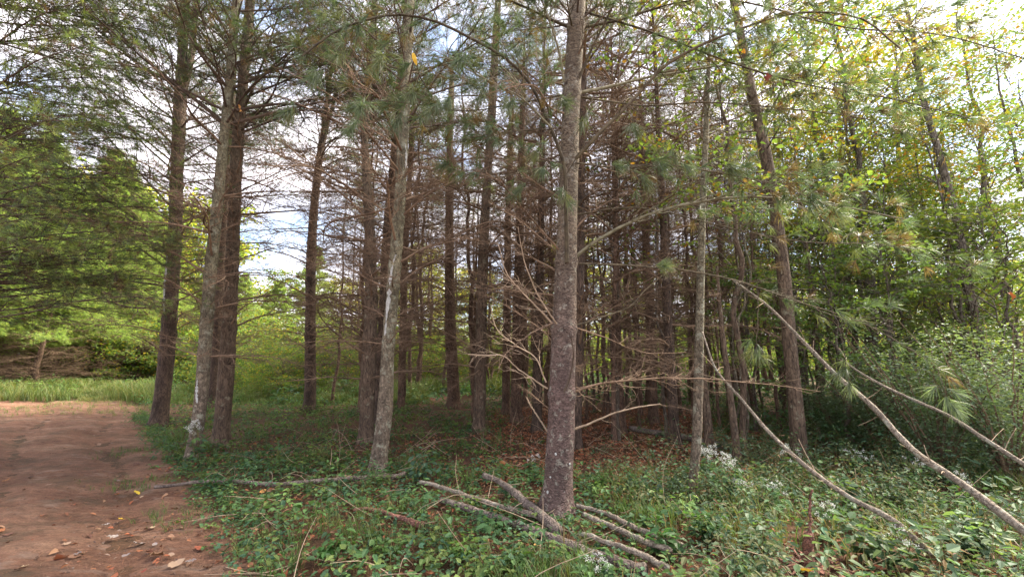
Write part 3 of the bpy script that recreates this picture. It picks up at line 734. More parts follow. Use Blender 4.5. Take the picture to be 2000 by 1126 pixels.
# white resin streaks on two trunks
def resin(tree, C, base, Y, pts, wpx, seed):
    g = Geo(); rg = rng_of(seed); rows = []
    q = spline(np.array([(*at(a, b, Y),) for a, b in pts]), 26)
    for j, p in enumerate(q):
        cx_ = np.interp(p[2], C[:, 2], C[:, 0]); r_ = np.interp(p[2], C[:, 2], C[:, 3]) * 1.06
        hw = wpx * 0.5 / F * Y * rg.uniform(0.3, 1.15) * math.sin(math.pi * (0.06 + 0.9 * j / 25)) ** 0.5
        row = []
        for s_ in (-1, 0, 1):
            dx = np.clip(p[0] - cx_ + s_ * hw + rg.normal(0, 0.002), -r_ * .97, r_ * .97)
            ny = -math.sqrt(max(r_ ** 2 - dx ** 2, 1e-6))
            row.append([cx_ + dx, Y + ny - (0.006 if s_ == 0 else -0.002), p[2]])
        rows.append(row)
    v = np.array(rows).reshape(-1, 3); idx = np.arange(78).reshape(26, 3)
    qd = np.stack([idx[:-1, :-1], idx[:-1, 1:], idx[1:, 1:], idx[1:, :-1]], -1).reshape(-1, 4)
    g.add(v, None, qd)
    link('resin_streak', g.mesh('resin_streak', M['resin'], True, base), tree)
resin(T1, C1, b1, b1[1], [(331, 612), (329, 575), (333, 530), (336, 500)], 7, 1)
resin(T7, C7, b7, b7[1], [(755, 655), (758, 620), (763, 575), (768, 530), (776, 500)], 10, 2)
resin(T7, C7, b7, b7[1], [(792, 345), (795, 310), (794, 285)], 4, 3)
resin(T2, C2, b2, b2[1], [(393, 785), (392, 760), (394, 740)], 6, 4)

# pine standing out of the picture, its limbs reach in over the path
OP = np.array([-8.2, 5.6, 0.0]); OP[2] = gz(OP[0], OP[1])
T0 = thing('pine_tree', 'pine beyond the path whose feathery dark limbs reach in from the picture edge', 'tree', OP)
Cz = np.linspace(-0.1, 13, 60); C0 = np.stack([np.full(60, OP[0]) + 0.05 * np.sin(Cz), np.full(60, OP[1]), Cz], 1)
link('trunk', trunk_mesh(C0, 0.19 * (1 - Cz / 13.6), M['bark_dark'], OP, 14, 0.05, 3), T0)
rng = rng_of(909)
for i in range(76):
    z = rng.uniform(1.9, 9.2); Lb = rng.uniform(2.4, 3.9) * (1 - 0.03 * z); az = rng.uniform(-0.6, 0.95)
    rise = rng.uniform(0.02, 0.22)
    p0 = np.array([OP[0], OP[1], z]); d = np.array([math.cos(az), math.sin(az), rise])
    pts = [p0, p0 + d * Lb * .35, p0 + d * Lb * .7 + [0, 0, 0.05 * Lb], p0 + d * Lb + [0, 0, 0.02 * Lb]]
    gw, gn = Geo(), Geo()
    limb(pts, 0.018, 0.004, rng, gw, gn, twigs=24, tw_len=0.85, subs=4, sub_len=0.3, tuft=dict(k=15, length=0.11, width=0.0042, cols=NEEDLE_FAR + NEEDLE_EDGE, step=3, keep=0.9), start=0.2, sides=6, n=14, needles_from=0.3)
    b = link('branch', gw.mesh('branch', M['twig_dark'], True, OP), T0)
    link('needles', gn.mesh('needles', M['needle'], False, OP), b)
for z in np.arange(8.2, 9.6, 0.7):
    for j in range(5):
        place_branch(T0, LIVE_V[rng.integers(8)], (0, 0, z), j * 1.256 + z, R(20), max(0.6, 3.0 * (1 - (z - 8) / 5.5)), rng, True)

# ------------------------------------------------------------------ grove behind: pines sharing crown meshes
def crown_pair(seed, H, dead0, live0, dlen, llen, cols, k, width, nlen, whorl=0.5, per=6, twd=10, subs=5, mid=False, el=(-8, 25), step=3, live_twigs=16, nmat='needle'):
    rng = rng_of(seed); gw, gn = Geo(), Geo()
    for z in np.arange(dead0, H - 0.2, whorl):
        for j in range(per):
            zz = z + rng.uniform(-0.15, 0.15); az = j * 2 * np.pi / per + rng.uniform(-0.4, 0.4) + z * 3
            live = zz > live0
            if live:
                fz = (zz - live0) / (H - live0)
                Lb = max(0.35, llen * (1 - fz ** 1.6)) * rng.uniform(0.7, 1.15); e = R(rng.uniform(*el) + 25 * fz)
            else:
                Lb = rng.uniform(*dlen); e = R(rng.uniform(-15, 25))
            d = np.array([math.cos(az) * math.cos(e), math.sin(az) * math.cos(e), math.sin(e)])
            p0 = np.array([0, 0, zz])
            pts = [p0, p0 + d * Lb * .5 + [0, 0, 0.02], p0 + d * Lb + [rng.normal(0, .1), rng.normal(0, .1), -0.06 * Lb]]
            limb(pts, 0.005 + 0.004 * Lb, 0.002, rng, gw, gn, twigs=live_twigs if live else twd, tw_len=0.36 * Lb, subs=subs, sub_len=0.24,
                 tuft=dict(k=k, length=nlen, width=width, cols=cols, step=step, mid=mid) if live else None, start=0.15, sides=3, n=5, needles_from=0.2)
    return gw.mesh('crown', M['twig_dead']), gn.mesh('foliage', M[nmat], False)
def pole_mesh(seed, H, r, mat):
    rng = rng_of(seed); z = np.linspace(-0.15, H, 36)
    sway = np.cumsum(rng.normal(0, 0.035, (36, 2)), 0); sway -= sway[0]
    C = np.stack([sway[:, 0], sway[:, 1], z], 1)
    return trunk_mesh(C, r * (1 - 0.92 * np.clip(z / H, 0, 1)), mat, (0, 0, 0), 9, 0.05, seed)
GROVE = [(pole_mesh(600 + i, H, r, M['bark_far']), *crown_pair(610 + i, H, dz, lz, (0.8, 1.9), 1.5, NEEDLE_FAR, 5, 0.008, 0.11, whorl=0.54, per=6, twd=9, subs=5, live_twigs=7)) for i, (H, r, lz, dz) in enumerate([(11.5, .075, 7.6, 2.9), (12, .09, 8.2, 3.2), (10.5, .06, 7.2, 1.8), (12, .08, 8.6, 2.6)])]
EDGE = [(pole_mesh(640 + i, H, r, M['bark_far']), *crown_pair(650 + i, H, 0.3, lz, (1.4, 2.6), 3.4, NEEDLE_EDGE, 6, 0.013, 0.14, 0.45, 6, 20, 6, True, (-12, 14), 4, 20, 'needle_edge')) for i, (H, r, lz) in enumerate([(13, .15, 2.5), (11, .13, 2.2), (14, .16, 2.9)])]
def where(px):
    for lim, ph in [(0, 'past the path end at the picture edge'), (300, 'past the far end of the path'), (455, 'behind the pines beside the path'), (605, 'between the broad brown pine and the lone dark pine'), (715, 'between the lone dark pine and the furrowed pine'), (765, 'behind the lichened pine'),
                    (940, 'between the lichened pine and the straight grey pine'), (1095, 'between the straight grey pine and the big mauve pine'), (1300, 'between the big mauve pine and the stout dark pine'), (1420, 'between the stout dark pine and the thin foreground sapling'), (1560, 'between the thin foreground sapling and the stout leaning trunk'),
                    (1680, 'just beyond the stout leaning trunk'), (1770, 'close to the thin straight broadleaf trunk'), (1920, 'between the thin straight and the crooked trunk')]:
        if px < lim: return ph
    return 'past the crooked trunk at the picture edge'
SHORT = {'feathery light green pine past': 'feathery light green pine', 'small bright pine across': 'small bright pine across the clearing', 'tall green leaved tree in': 'tall green leaved tree', 'loose crowned tree with': 'loose crowned tree with orange leaves', 'yellowing tree with its': 'yellowing tall tree',
         'leafy young sapling below': 'leafy young sapling', 'slim bare stemmed young': 'slim bare stemmed young tree', 'twiggy green bush at': 'twiggy green bush', 'green bush in the light': 'sunlit green bush', 'bush under the light': 'low bush', 'thin grove pine seen': 'thin brown grove pine',
         'sunlit yellow green tree far': 'far sunlit yellow green tree', 'sunlit mid green tree far': 'far sunlit mid green tree', 'bright yellow green tree behind': 'bright yellow green broadleaf tree'}
def inst_tree(name, kit, x, y, az, s, label, group, scz=1.0):
    for k_, v_ in SHORT.items():
        if label.startswith(k_):
            label = v_ + ' ' + where(CX + F * x / y); group = label.replace(v_, v_.replace(' with', 's with') if ' with' in v_ else v_ + 's'); break
    t = thing(name, label, 'bush' if name == 'bush' else 'tree', (x, y, gz(x, y)), group)
    t.rotation_euler = (0, 0, az); t.scale = (s, s, s * scz)
    link('trunk', kit[0], t); c = link('crown', kit[1], t); link('foliage', kit[2], c)
    return t
rng = rng_of(4242)
taken = [tuple(b[:2]) for b in (b1, b2, b3, b4, b5, b6, b7, mbase)] + [tuple(gnd(*p[1][0][:2])[:2]) for p in near_more]
cnt = 0; mid_n = 0
for row in range(400):
    if cnt >= 56: break
    Y = 9.5 + 14 * rng.random() ** 1.1
    px = rng.uniform(650, 1540)
    x = (px - CX) / F * Y * 0.99
    if min((x - a) ** 2 + (Y - b) ** 2 for a, b in taken) < 0.8 ** 2: continue
    if 1060 < px < 1310:
        if mid_n >= 11: continue
        mid_n += 1
    taken.append((x, Y)); cnt += 1
    zone = 'thin grove pine seen between the lichened trunk and the straight grey pine' if px < 930 else 'thin grove pine seen between the straight grey pine and the big mauve pine' if px < 1080 else 'thin grove pine seen between the big mauve pine and the stout dark pine' if px < 1310 else 'thin grove pine seen between the stout dark pine and the leaning broadleaf trunk'
    inst_tree('grove_pine', GROVE[rng.integers(4)], x, Y, rng.uniform(0, 6.28), rng.uniform(0.8, 1.15), zone, 'pines crowding the grove: ' + zone[21:])
THIN = [(pole_mesh(660 + i, H, r, M['bark_far']), crown_pair(665 + i, H, z0, 99, (.4, 1.1), 1, NEEDLE_FAR, 3, .01, .1, .42, 4, 7, 4)[0]) for i, (H, r, z0) in enumerate([(9, .036, 1.6), (8, .045, 2.4), (10, .03, 1.2)])]
rt = rng_of(4343)
for i in range(58):
    px, Y = rt.uniform(1020, 1600), rt.uniform(9, 24)
    x = (px - CX) / F * Y
    t = thing('thin_pine', 'very thin bare dead pine', 'tree', (x, Y, gz(x, Y)), 'very thin bare pines in the grove')
    t['label'] = 'very thin bare dead pine ' + where(px); t['group'] = 'very thin bare dead pines ' + where(px)
    t.rotation_euler = (rt.normal(0, .02), rt.normal(0, .025), rt.uniform(0, 6.28)); s_ = rt.uniform(.8, 1.2); t.scale = (s_, s_, s_)
    kit = THIN[i % 3]; link('trunk', kit[0], t); link('crown', kit[1], t)
# rows beyond the path and clearing: pines green to the ground
for i, (px, Y, s) in enumerate([(-330, 15, 1.0), (-170, 18.5, 1.0), (-60, 20, 1.0), (40, 19.5, .95), (120, 21.5, .9), (205, 20.5, .82), (275, 23, .72), (-250, 24, 1.1), (20, 26, 1.05), (150, 27, 1.0), (330, 26, .6), (400, 29, .55), (470, 27, .52), (540, 30, .6), (610, 33, .72), (-20, 17.2, .8), (90, 18, .85), (180, 23, .95), (-110, 23, 1.0), (75, 23.5, 1.0), (250, 26, .85), (-220, 20.5, 1.0), (-380, 19, 1.0)]):
    x = (px - CX) / F * Y
    inst_tree('edge_pine', EDGE[i % 3], x, Y, i * 1.7, s, 'feathery light green pine past the end of the dirt path' if px < 300 else 'small bright pine across the clearing behind the lone dark pine', 'light green pines past the path' if px < 300 else 'small pines across the clearing')

# ------------------------------------------------------------------ broadleaf trees
def spray(g, gwood, p0, d, Lb, rng, nl, size, cols, flat=0.25, n=10, tilt=0.6):
    """flattened leafy spray"""
    P = spline([p0, p0 + d * Lb * .5 + [0, 0, .06 * Lb], p0 + d * Lb], 6)
    v, q = tubes(P[None], np.linspace(0.004 + 0.005 * Lb, 0.002, 6)[None], 3); gwood.add(v, None, q)
    side = norm(np.cross(d, [0, 0, 1.0]))
    t = rng.uniform(0.15, 1.05, nl); off = rng.normal(0, 0.28, nl) * Lb * (1.15 - t * 0.8)
    c = p0 + d * (t * Lb)[:, None] + side * off[:, None]; c[:, 2] += rng.normal(0, flat * 0.25, nl) * Lb - 0.1 * np.abs(off)
    az = rng.uniform(0, 6.28, nl)
    dd = np.stack([np.cos(az), np.sin(az), rng.normal(-0.25, 0.3, nl)], 1)
    upv = norm(np.stack([rng.normal(0, tilt, nl), rng.normal(0, tilt, nl), np.ones(nl)], 1))
    sz = size * rng.uniform(0.6, 1.2, nl)
    col = np.asarray(cols)[rng.integers(0, len(cols), nl)] * rng.uniform(0.8, 1.25, nl)[:, None]
    leaves(g, c, dd, upv, sz, sz * rng.uniform(.55, .8, nl), rng, col)

GREEN = [(0.10, 0.155, 0.05), (0.125, 0.18, 0.055), (0.085, 0.135, 0.05), (0.155, 0.19, 0.055)]
YELLOW = [(0.20, 0.20, 0.045), (0.26, 0.22, 0.04), (0.15, 0.19, 0.045), (0.28, 0.20, 0.045), (0.14, 0.18, 0.04)]
MIXED = GREEN + [(0.14, 0.14, 0.03), (0.2, 0.1, 0.03)]
def broad_crown(seed, H, z0, rad, nspray, nl, size, cols, top_taper=True, tilt=0.6, lmat='leaf'):
    rng = rng_of(seed); g, gw = Geo(), Geo()
    for i in range(nspray):
        z = z0 + (H - z0) * rng.random() ** 0.9; az = rng.uniform(0, 6.28); f = (z - z0) / (H - z0)
        r0 = rad * (math.sin(math.pi * (0.22 + 0.72 * f)) if top_taper else 1) * rng.uniform(0.15, 0.75)
        dirv = np.array([math.cos(az), math.sin(az), rng.uniform(-.1, .35)])
        p0 = np.array([math.cos(az) * r0, math.sin(az) * r0, z])
        Lb = rad * rng.uniform(0.35, 0.7)
        # limb from the stem to the spray
        v, q = tubes(spline([(0, 0, z - r0 * .5 - .1), p0 * [0.5, 0.5, 1] - [0, 0, .12 * r0], p0], 5)[None], np.linspace(.006 + .008 * r0, .005, 5)[None], 4); gw.add(v, None, q)
        spray(g, gw, p0, norm(dirv), Lb, rng, nl, size, cols, tilt=tilt)
    return gw.mesh('crown', M['bark_leaftree']), g.mesh('foliage', M[lmat], False)
BROAD = [
    (pole_mesh(700, 12, .12, M['bark_leaftree']), *broad_crown(701, 11.5, 2.4, 2.4, 100, 60, 0.095, GREEN)),
    (pole_mesh(710, 11, .09, M['bark_leaftree']), *broad_crown(711, 10.5, 1.6, 2.1, 95, 58, 0.085, MIXED)),
    (pole_mesh(720, 13, .11, M['bark_leaftree']), *broad_crown(721, 12.5, 4.5, 2.3, 110, 60, 0.09, YELLOW)),
    (pole_mesh(730, 5, .035, M['bark_leaftree']), *broad_crown(731, 4.6, 0.8, 1.3, 46, 42, 0.085, GREEN)),
]
LIT_YELLOW = [(c[0] * 1.3, c[1] * 1.3, c[2] * 1.2) for c in YELLOW]  # brightened copy of YELLOW: sun glow put into the far leaf colour
LIT_MIXED = [(c[0] * 1.4, c[1] * 1.4, c[2] * 1.2) for c in MIXED]  # same for MIXED, sunlight painted into the palette
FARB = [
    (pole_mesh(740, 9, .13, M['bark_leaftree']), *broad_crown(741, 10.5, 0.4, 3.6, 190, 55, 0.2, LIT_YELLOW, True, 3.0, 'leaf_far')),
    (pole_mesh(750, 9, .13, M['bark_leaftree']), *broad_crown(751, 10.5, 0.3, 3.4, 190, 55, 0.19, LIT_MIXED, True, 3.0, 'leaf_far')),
    (pole_mesh(760, 3, .05, M['bark_leaftree']), *broad_crown(761, 3.6, 0.1, 2.6, 110, 60, 0.13, GREEN + GREEN + YELLOW, True, 3.0, 'leaf_far')),
]
# digitised broadleaf trunks
def broad_px(label, pts, Y=None, H=11, mat='bark_leaftree', sprays=70, z0=2.5, rad=2.0, nl=45, size=0.09, cols=GREEN, seed=0, name='broadleaf_tree', xb=0):
    if Y is None: Y = gnd(pts[0][0], pts[0][1])[1]
    P = ensure_inc(px_trunk(pts, Y, H)); C = spline(P, 70)
    base = np.array([P[1, 0], Y, gz(P[1, 0], Y)])
    t = thing(name, label, 'tree', base)
    link('trunk', trunk_mesh(C[:, :3], np.maximum(C[:, 3], .005), M[mat], base, 14, 0.05, seed), t)
    rng = rng_of(seed); g, gw = Geo(), Geo()
    for i in range(sprays):
        z = rng.uniform(z0, P[-1, 2]); c = np.array([np.interp(z, C[:, 2], C[:, k]) for k in range(3)])
        az = rng.uniform(0, 6.28); r0 = rad * rng.uniform(0.1, 0.8)
        p0 = c + [math.cos(az) * r0, math.sin(az) * r0, 0.35 * r0 + rng.normal(0, .15)]
        v, q = tubes(spline([c, (c + p0) / 2 + [0, 0, .05], p0], 6)[None], np.linspace(.007 + .006 * r0, .004, 6)[None], 4); gw.add(v, None, q)
        spray(g, gw, p0, norm(np.array([math.cos(az), math.sin(az), rng.uniform(-.1, .3)])), rad * rng.uniform(.25, .55), rng, nl, size, cols)
    cr_ = link('crown', gw.mesh('crown', M[mat], True, base), t)
    link('foliage', g.mesh('foliage', M['leaf'], False, base), cr_)
    return t
broad_px('stout leaning broadleaf trunk with furrowed bark beyond the leaning dead poles', [(1564, 905, 36), (1553, 780, 31), (1545, 700, 29), (1533, 560, 28), (1515, 420, 26), (1495, 300, 24), (1470, 190, 20), (1445, 60, 16), (1432, 0, 14)], None, 12, 'bark_grey', 80, 3.2, 2.2, 50, 0.085, MIXED, 801)
broad_px('tall crooked broadleaf trunk among shrubs with open white sky beside its top', [(1950, 860, 26), (1925, 720, 24), (1890, 560, 24), (1870, 440, 20), (1840, 320, 16), (1800, 180, 14), (1785, 80, 12)], None, 11, 'bark_leaftree', 40, 2.2, 2.0, 42, 0.08, MIXED, 802)
broad_px('thin straight broadleaf trunk left of the crooked one', [(1772, 800, 16), (1775, 650, 16), (1765, 500, 13), (1755, 300, 10), (1745, 150, 8)], None, 10, 'bark_leaftree', 40, 1.8, 1.7, 42, 0.08, GREEN, 803)
broad_px('slim broadleaf trunk just past the stout leaning one', [(1690, 812, 13), (1668, 640, 12), (1650, 480, 10), (1640, 250, 8)], None, 10, 'bark_leaftree', 50, 1.8, 1.8, 45, 0.085, YELLOW, 804)
broad_px('thin grey foreground sapling stem beside white flowers', [(1354, 980, 18), (1361, 850, 20), (1366, 650, 18), (1371, 450, 14), (1377, 300, 12), (1383, 150, 9)], None, 6.4, 'bark_lichen', 16, 4.0, 0.8, 14, 0.07, GREEN, 805, 'sapling')
rng = rng_of(5151)
bl = [(1600, 10, 3, 1.1), (1480, 21, 2, 1), (1590, 18, 2, 1), (1700, 11.5, 0, .8), (1650, 18, 1, 1), (1780, 13, 1, .8), (1860, 16, 1, .75), (1740, 20, 0, .9), (1960, 12, 1, .62), (2080, 13, 0, .9), (1980, 19, 0, .7), (1850, 9, 3, .9), (1720, 8, 3, .8), (1560, 8.6, 3, .75), (2060, 8.5, 1, .8), (1640, 24, 0, 1), (1800, 25, 1, .8), (1930, 24, 2, .75), (2150, 18, 1, 1), (1460, 9.4, 3, .8), (1640, 7.6, 3, .9), (1790, 9.5, 3, 1.2), (1900, 7.4, 3, .95), (1520, 12, 3, 1.2), (1700, 10.2, 3, 1.25), (1985, 8.8, 3, 1.1), (1600, 13.5, 3, 1.3), (1410, 14, 3, 1.2)]
for i, (px, Y, kd, s) in enumerate(bl):
    x = (px - CX) / F * Y
    inst_tree('broadleaf_tree', BROAD[kd], x, Y, i * 2.1, s, ['tall green leaved tree in the bright woodland beyond the leaning poles', 'loose crowned tree with a few orange leaves in the bright woodland', 'yellowing tree with its leaves high against the sky', 'leafy young sapling below the woodland crowns'][kd], ['green woodland trees', 'loose woodland trees', 'yellowing woodland trees', 'woodland saplings'][kd])
for i in range(6):
    px = 250 + i * 40 + rng.uniform(-20, 20); Y = rng.uniform(22, 26); x = (px - CX) / F * Y
    inst_tree('bush', FARB[2], x, Y, i, rng.uniform(.7, 1.1), 'bush under the light green pines past the path', 'bushes past the path')
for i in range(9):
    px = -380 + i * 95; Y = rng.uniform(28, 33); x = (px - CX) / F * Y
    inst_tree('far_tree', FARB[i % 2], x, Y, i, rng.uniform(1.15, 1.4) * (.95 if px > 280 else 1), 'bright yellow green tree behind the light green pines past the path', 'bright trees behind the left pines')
for i, (px, Y, kd, s) in enumerate([(1950, 7.0, 3, .95), (1740, 7.0, 3, .8), (1880, 9.5, 1, .7), (1690, 12, 2, .8), (1560, 11.5, 2, .85), (1770, 14, 2, .75), (1620, 16, 0, .9), (1700, 9.6, 2, .95), (1830, 12.5, 2, 1.0), (1975, 10, 0, .9), (1905, 15, 0, 1.0), (1640, 11, 0, .95)]):
    x = (px - CX) / F * Y
    inst_tree('broadleaf_tree', BROAD[kd], x, Y, i * 1.3 + .5, s, ['tall green leaved tree in the bright woodland beyond the leaning poles', 'loose crowned tree with a few orange leaves in the bright woodland', 'yellowing tree with its leaves high against the sky', 'leafy young sapling below the woodland crowns'][kd], ['green woodland trees', 'loose woodland trees', 'yellowing woodland trees', 'woodland saplings'][kd])
for i, (px, Y, s) in enumerate([(455, 17, .5), (510, 19, .6), (560, 16, .5), (640, 18, .65), (680, 21, .7), (590, 22, .8), (520, 24, .9), (440, 22, .75), (740, 22, .8), (800, 20, .6), (860, 23, .8), (930, 21, .6), (700, 26, 1), (1060, 23, .7)]):
    x = (px - CX) / F * Y
    inst_tree('bush', FARB[2], x, Y, i * 2.3, s, 'twiggy green bush at the clearing edge between the lone dark pine and the big pine', 'bushes at the clearing edge')
SLIM = [(pole_mesh(770 + i, H, r, M[b]), *broad_crown(780 + i, H, z0, .9, 26, 14, .075, MIXED)) for i, (H, r, z0, b) in enumerate([(8, .034, 3.0, 'bark_leaftree'), (7, .026, 2.2, 'bark_lichen'), (9, .045, 3.8, 'bark_grey')])]
rng = rng_of(616)
for i in range(34):
    px = rng.uniform(1140, 1930); Y = rng.uniform(6.8, 17); x = (px - CX) / F * Y
    inst_tree('slim_tree', SLIM[i % 3], x, Y, i, rng.uniform(.8, 1.15), 'slim bare stemmed young tree among the trunks beyond the leaning poles' if px > 1450 else 'slim bare stemmed young tree behind the snapped limb of the big pine', 'slim young trees past the leaning poles' if px > 1450 else 'slim young trees behind the big pine')
# sunlit trees far behind the grove
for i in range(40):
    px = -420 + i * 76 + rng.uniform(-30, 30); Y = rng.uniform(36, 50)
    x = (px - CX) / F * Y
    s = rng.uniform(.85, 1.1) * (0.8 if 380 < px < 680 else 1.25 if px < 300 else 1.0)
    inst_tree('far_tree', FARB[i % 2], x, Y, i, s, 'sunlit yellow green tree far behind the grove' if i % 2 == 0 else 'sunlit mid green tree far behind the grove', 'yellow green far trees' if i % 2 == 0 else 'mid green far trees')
for i in range(34):
    px = 420 + i * 48 + rng.uniform(-20, 20); Y = rng.uniform(23, 34)
    x = (px - CX) / F * Y
    inst_tree('bush', FARB[2], x, Y, i, rng.uniform(.55, 1.0), 'green bush in the light beyond the grove trunks', 'bushes beyond the grove')

# ------------------------------------------------------------------ leaning poles, logs, stump
def pole(name, label, cat, P, r0, r1, mat, seed, twigs=5, sides=12, wob=0.012, n=40, tw=0.35):
    P = [np.asarray(p) for p in P]; base = P[0]
    t = thing(name, label, cat, base)
    C = spline(P, n); rg = rng_of(seed); C[1:-1] += np.cumsum(rg.normal(0, wob, (n - 2, 3)), 0) * .25
    rr = np.linspace(r0, r1, n) * rg.uniform(.9, 1.12, n)
    me = trunk_mesh_plain(C, rr, M[mat], base, sides, seed)
    link('stem', me, t)
    for j in range(twigs):
        i = rg.integers(n // 5, n - 1); d = norm(rg.normal(size=3) + norm(C[min(i + 1, n - 1)] - C[i - 1]) * 1.2); g = Geo()
        L_ = tw * rg.uniform(.3, 1)
        add_tube(g, [C[i], C[i] + d * L_ * .5 + rg.normal(0, .006, 3), C[i] + d * L_ + rg.normal(0, .012, 3)], max(.0035, rr[i] * .16), .0018, 5, 7)
        link('twig', g.mesh('twig', M['twig_pale'], True, base), t)
    return t
def trunk_mesh_plain(C, rr, mat, base, sides, seed):
    n = len(C); v, q = tubes(C[None], rr[None], sides); v = v.reshape(n, sides, 3)
    for i in range(n):
        for k in range(sides):
            p = v[i, k]; v[i, k] = C[i] + (p - C[i]) * (1 + .1 * mnoise.noise(Vector((p[0] * 18, p[1] * 18, p[2] * 18 + seed))))
    v = np.concatenate([v.reshape(-1, 3), C[:1], C[-1:]]); b = (n - 1) * sides; c0, c1 = n * sides, n * sides + 1
    tr = [[c0, (k + 1) % sides, k] for k in range(sides)] + [[c1, b + k, b + (k + 1) % sides] for k in range(sides)]
    g = Geo(); g.add(v, tr, q)
    return g.mesh('stem', mat, True, base)
def pxp(lst):
    return [at(a, b, Y) for a, b, Y in lst]
pole('leaning_pole', 'longest pale dead pole leaning up across the undergrowth, stoutest of the three', 'dead pole', pxp([(2120, 1120, 3.1), (2000, 1035, 3.3), (1880, 945, 3.6), (1790, 885, 3.8), (1700, 790, 4.05), (1640, 738, 4.2), (1560, 658, 4.4), (1500, 597, 4.55), (1430, 545, 4.75)]), 0.033, .010, 'bark_pole', 21, 12, wob=.005)
pole('leaning_pole', 'shorter grey dead pole leaning in front of the shrub, highest at the picture edge', 'dead pole', pxp([(2140, 985, 4.0), (2000, 905, 4.4), (1930, 862, 4.6), (1850, 812, 4.9), (1760, 772, 5.2), (1690, 735, 5.4), (1640, 702, 5.6)]), .029, .010, 'bark_pole', 22, 9, wob=.005)
pole('leaning_pole', 'thin mossy dead pole, lowest and nearest of the leaning three', 'dead pole', pxp([(1820, 1082, 3.45), (1740, 1012, 3.6), (1660, 970, 3.75), (1570, 905, 3.95), (1500, 840, 4.15), (1450, 780, 4.3), (1400, 722, 4.45), (1372, 648, 4.6)]), .025, .008, 'bark_pole', 23, 10, wob=.005)
def lay(lst, h=0.05):
    out = []
    for a, b in lst:
        p = gnd(a, b); p[2] += h + 0.015; out.append(p)
    return out
pole('fallen_log', 'grey fallen pole lying along the path edge below the lichened pine', 'log', lay([(300, 962), (400, 952), (550, 956), (640, 948), (720, 940), (790, 934)], .06), .018, .034, 'bark_log', 24, 4)
pole('fallen_log', 'thick shaggy rotten log slanting down to the foot of the big mauve pine', 'log', [gnd(945, 955) + [0, 0, .16], gnd(985, 975) + [0, 0, .14], gnd(1020, 1000) + [0, 0, .1], gnd(1055, 1030) + [0, 0, .08], gnd(1090, 1052) + [0, 0, .04]], .028, .052, 'bark_log', 25, 7, 16, .01)
pole('fallen_log', 'mossy yellowish log lying behind the shaggy rotten one', 'log', lay([(820, 955), (880, 970), (950, 996), (1030, 1022), (1060, 1034)], .06), .022, .026, 'bark_pole', 26, 3)
pole('fallen_log', 'dark half buried log under the mossy yellowish one', 'log', lay([(860, 985), (950, 1010), (1040, 1045), (1150, 1090), (1260, 1126)], .03), .034, .045, 'bark_log', 27, 2)
pole('fallen_log', 'pale log running from the big mauve pine, farthest of the three side by side', 'log', lay([(1125, 1003), (1200, 1028), (1270, 1062), (1340, 1090)], .055), .02, .023, 'bark_pole', 28, 1)
pole('fallen_log', 'pale log in the middle of the three lying side by side at the big pine', 'log', lay([(1140, 1022), (1200, 1048), (1250, 1075), (1310, 1098)], .055), .023, .026, 'bark_pole', 29, 1)
pole('fallen_log', 'pale log nearest the camera of the three lying side by side', 'log', lay([(1130, 1062), (1190, 1085), (1250, 1108), (1300, 1135)], .06), .019, .023, 'bark_pole', 30, 1)
pole('fallen_log', 'short reddish rotten branch lying in the grass in front of the lichened pine', 'log', lay([(690, 1010), (730, 1012), (775, 1022), (825, 1038)], .05), .014, .028, 'bark_red', 31, 2)
pole('fallen_log', 'dark thin log on the leaf litter beyond the big mauve pine', 'log', lay([(1230, 845), (1330, 860), (1420, 880)], .08), .05, .06, 'bark_log', 32, 2)
# broken red stump
sb = gnd(1580, 1108); st = thing('broken_stump', 'rotten red brown broken stump with a snapped upright stem in the weeds', 'stump', sb)
g = Geo(); add_tube(g, [sb + [0, 0, -.05], sb + [.0, 0, .08], sb + [.015, 0, .2], sb + [.02, -.01, .27]], .05, .03, 12, 14, wob=.004, seed=2)
link('trunk', g.mesh('trunk', M['bark_red'], True, sb), st)
g = Geo(); add_tube(g, [sb + [.02, 0, .22], sb + [.05, .01, .36], sb + [.07, .02, .5], sb + [.085, .0, .58]], .014, .007, 8, 12, wob=.004, seed=3)
link('snapped_stem', g.mesh('snapped_stem', M['bark_red'], True, sb), st)
for j in range(16):
    rg = rng_of(60 + j); a = rg.uniform(0, 6.28); L_ = rg.uniform(.15, .42); p = sb + [math.cos(a) * .06, math.sin(a) * .06, .02]
    q = sb + [math.cos(a) * L_, math.sin(a) * L_, rg.uniform(.0, .09)]; g = Geo()
    add_tube(g, [p, (p + q) / 2 + [0, 0, .03], q], .016, .006, 6, 7, wob=.004, seed=j)
    link('root', g.mesh('root', M['bark_red'], True, sb), st)
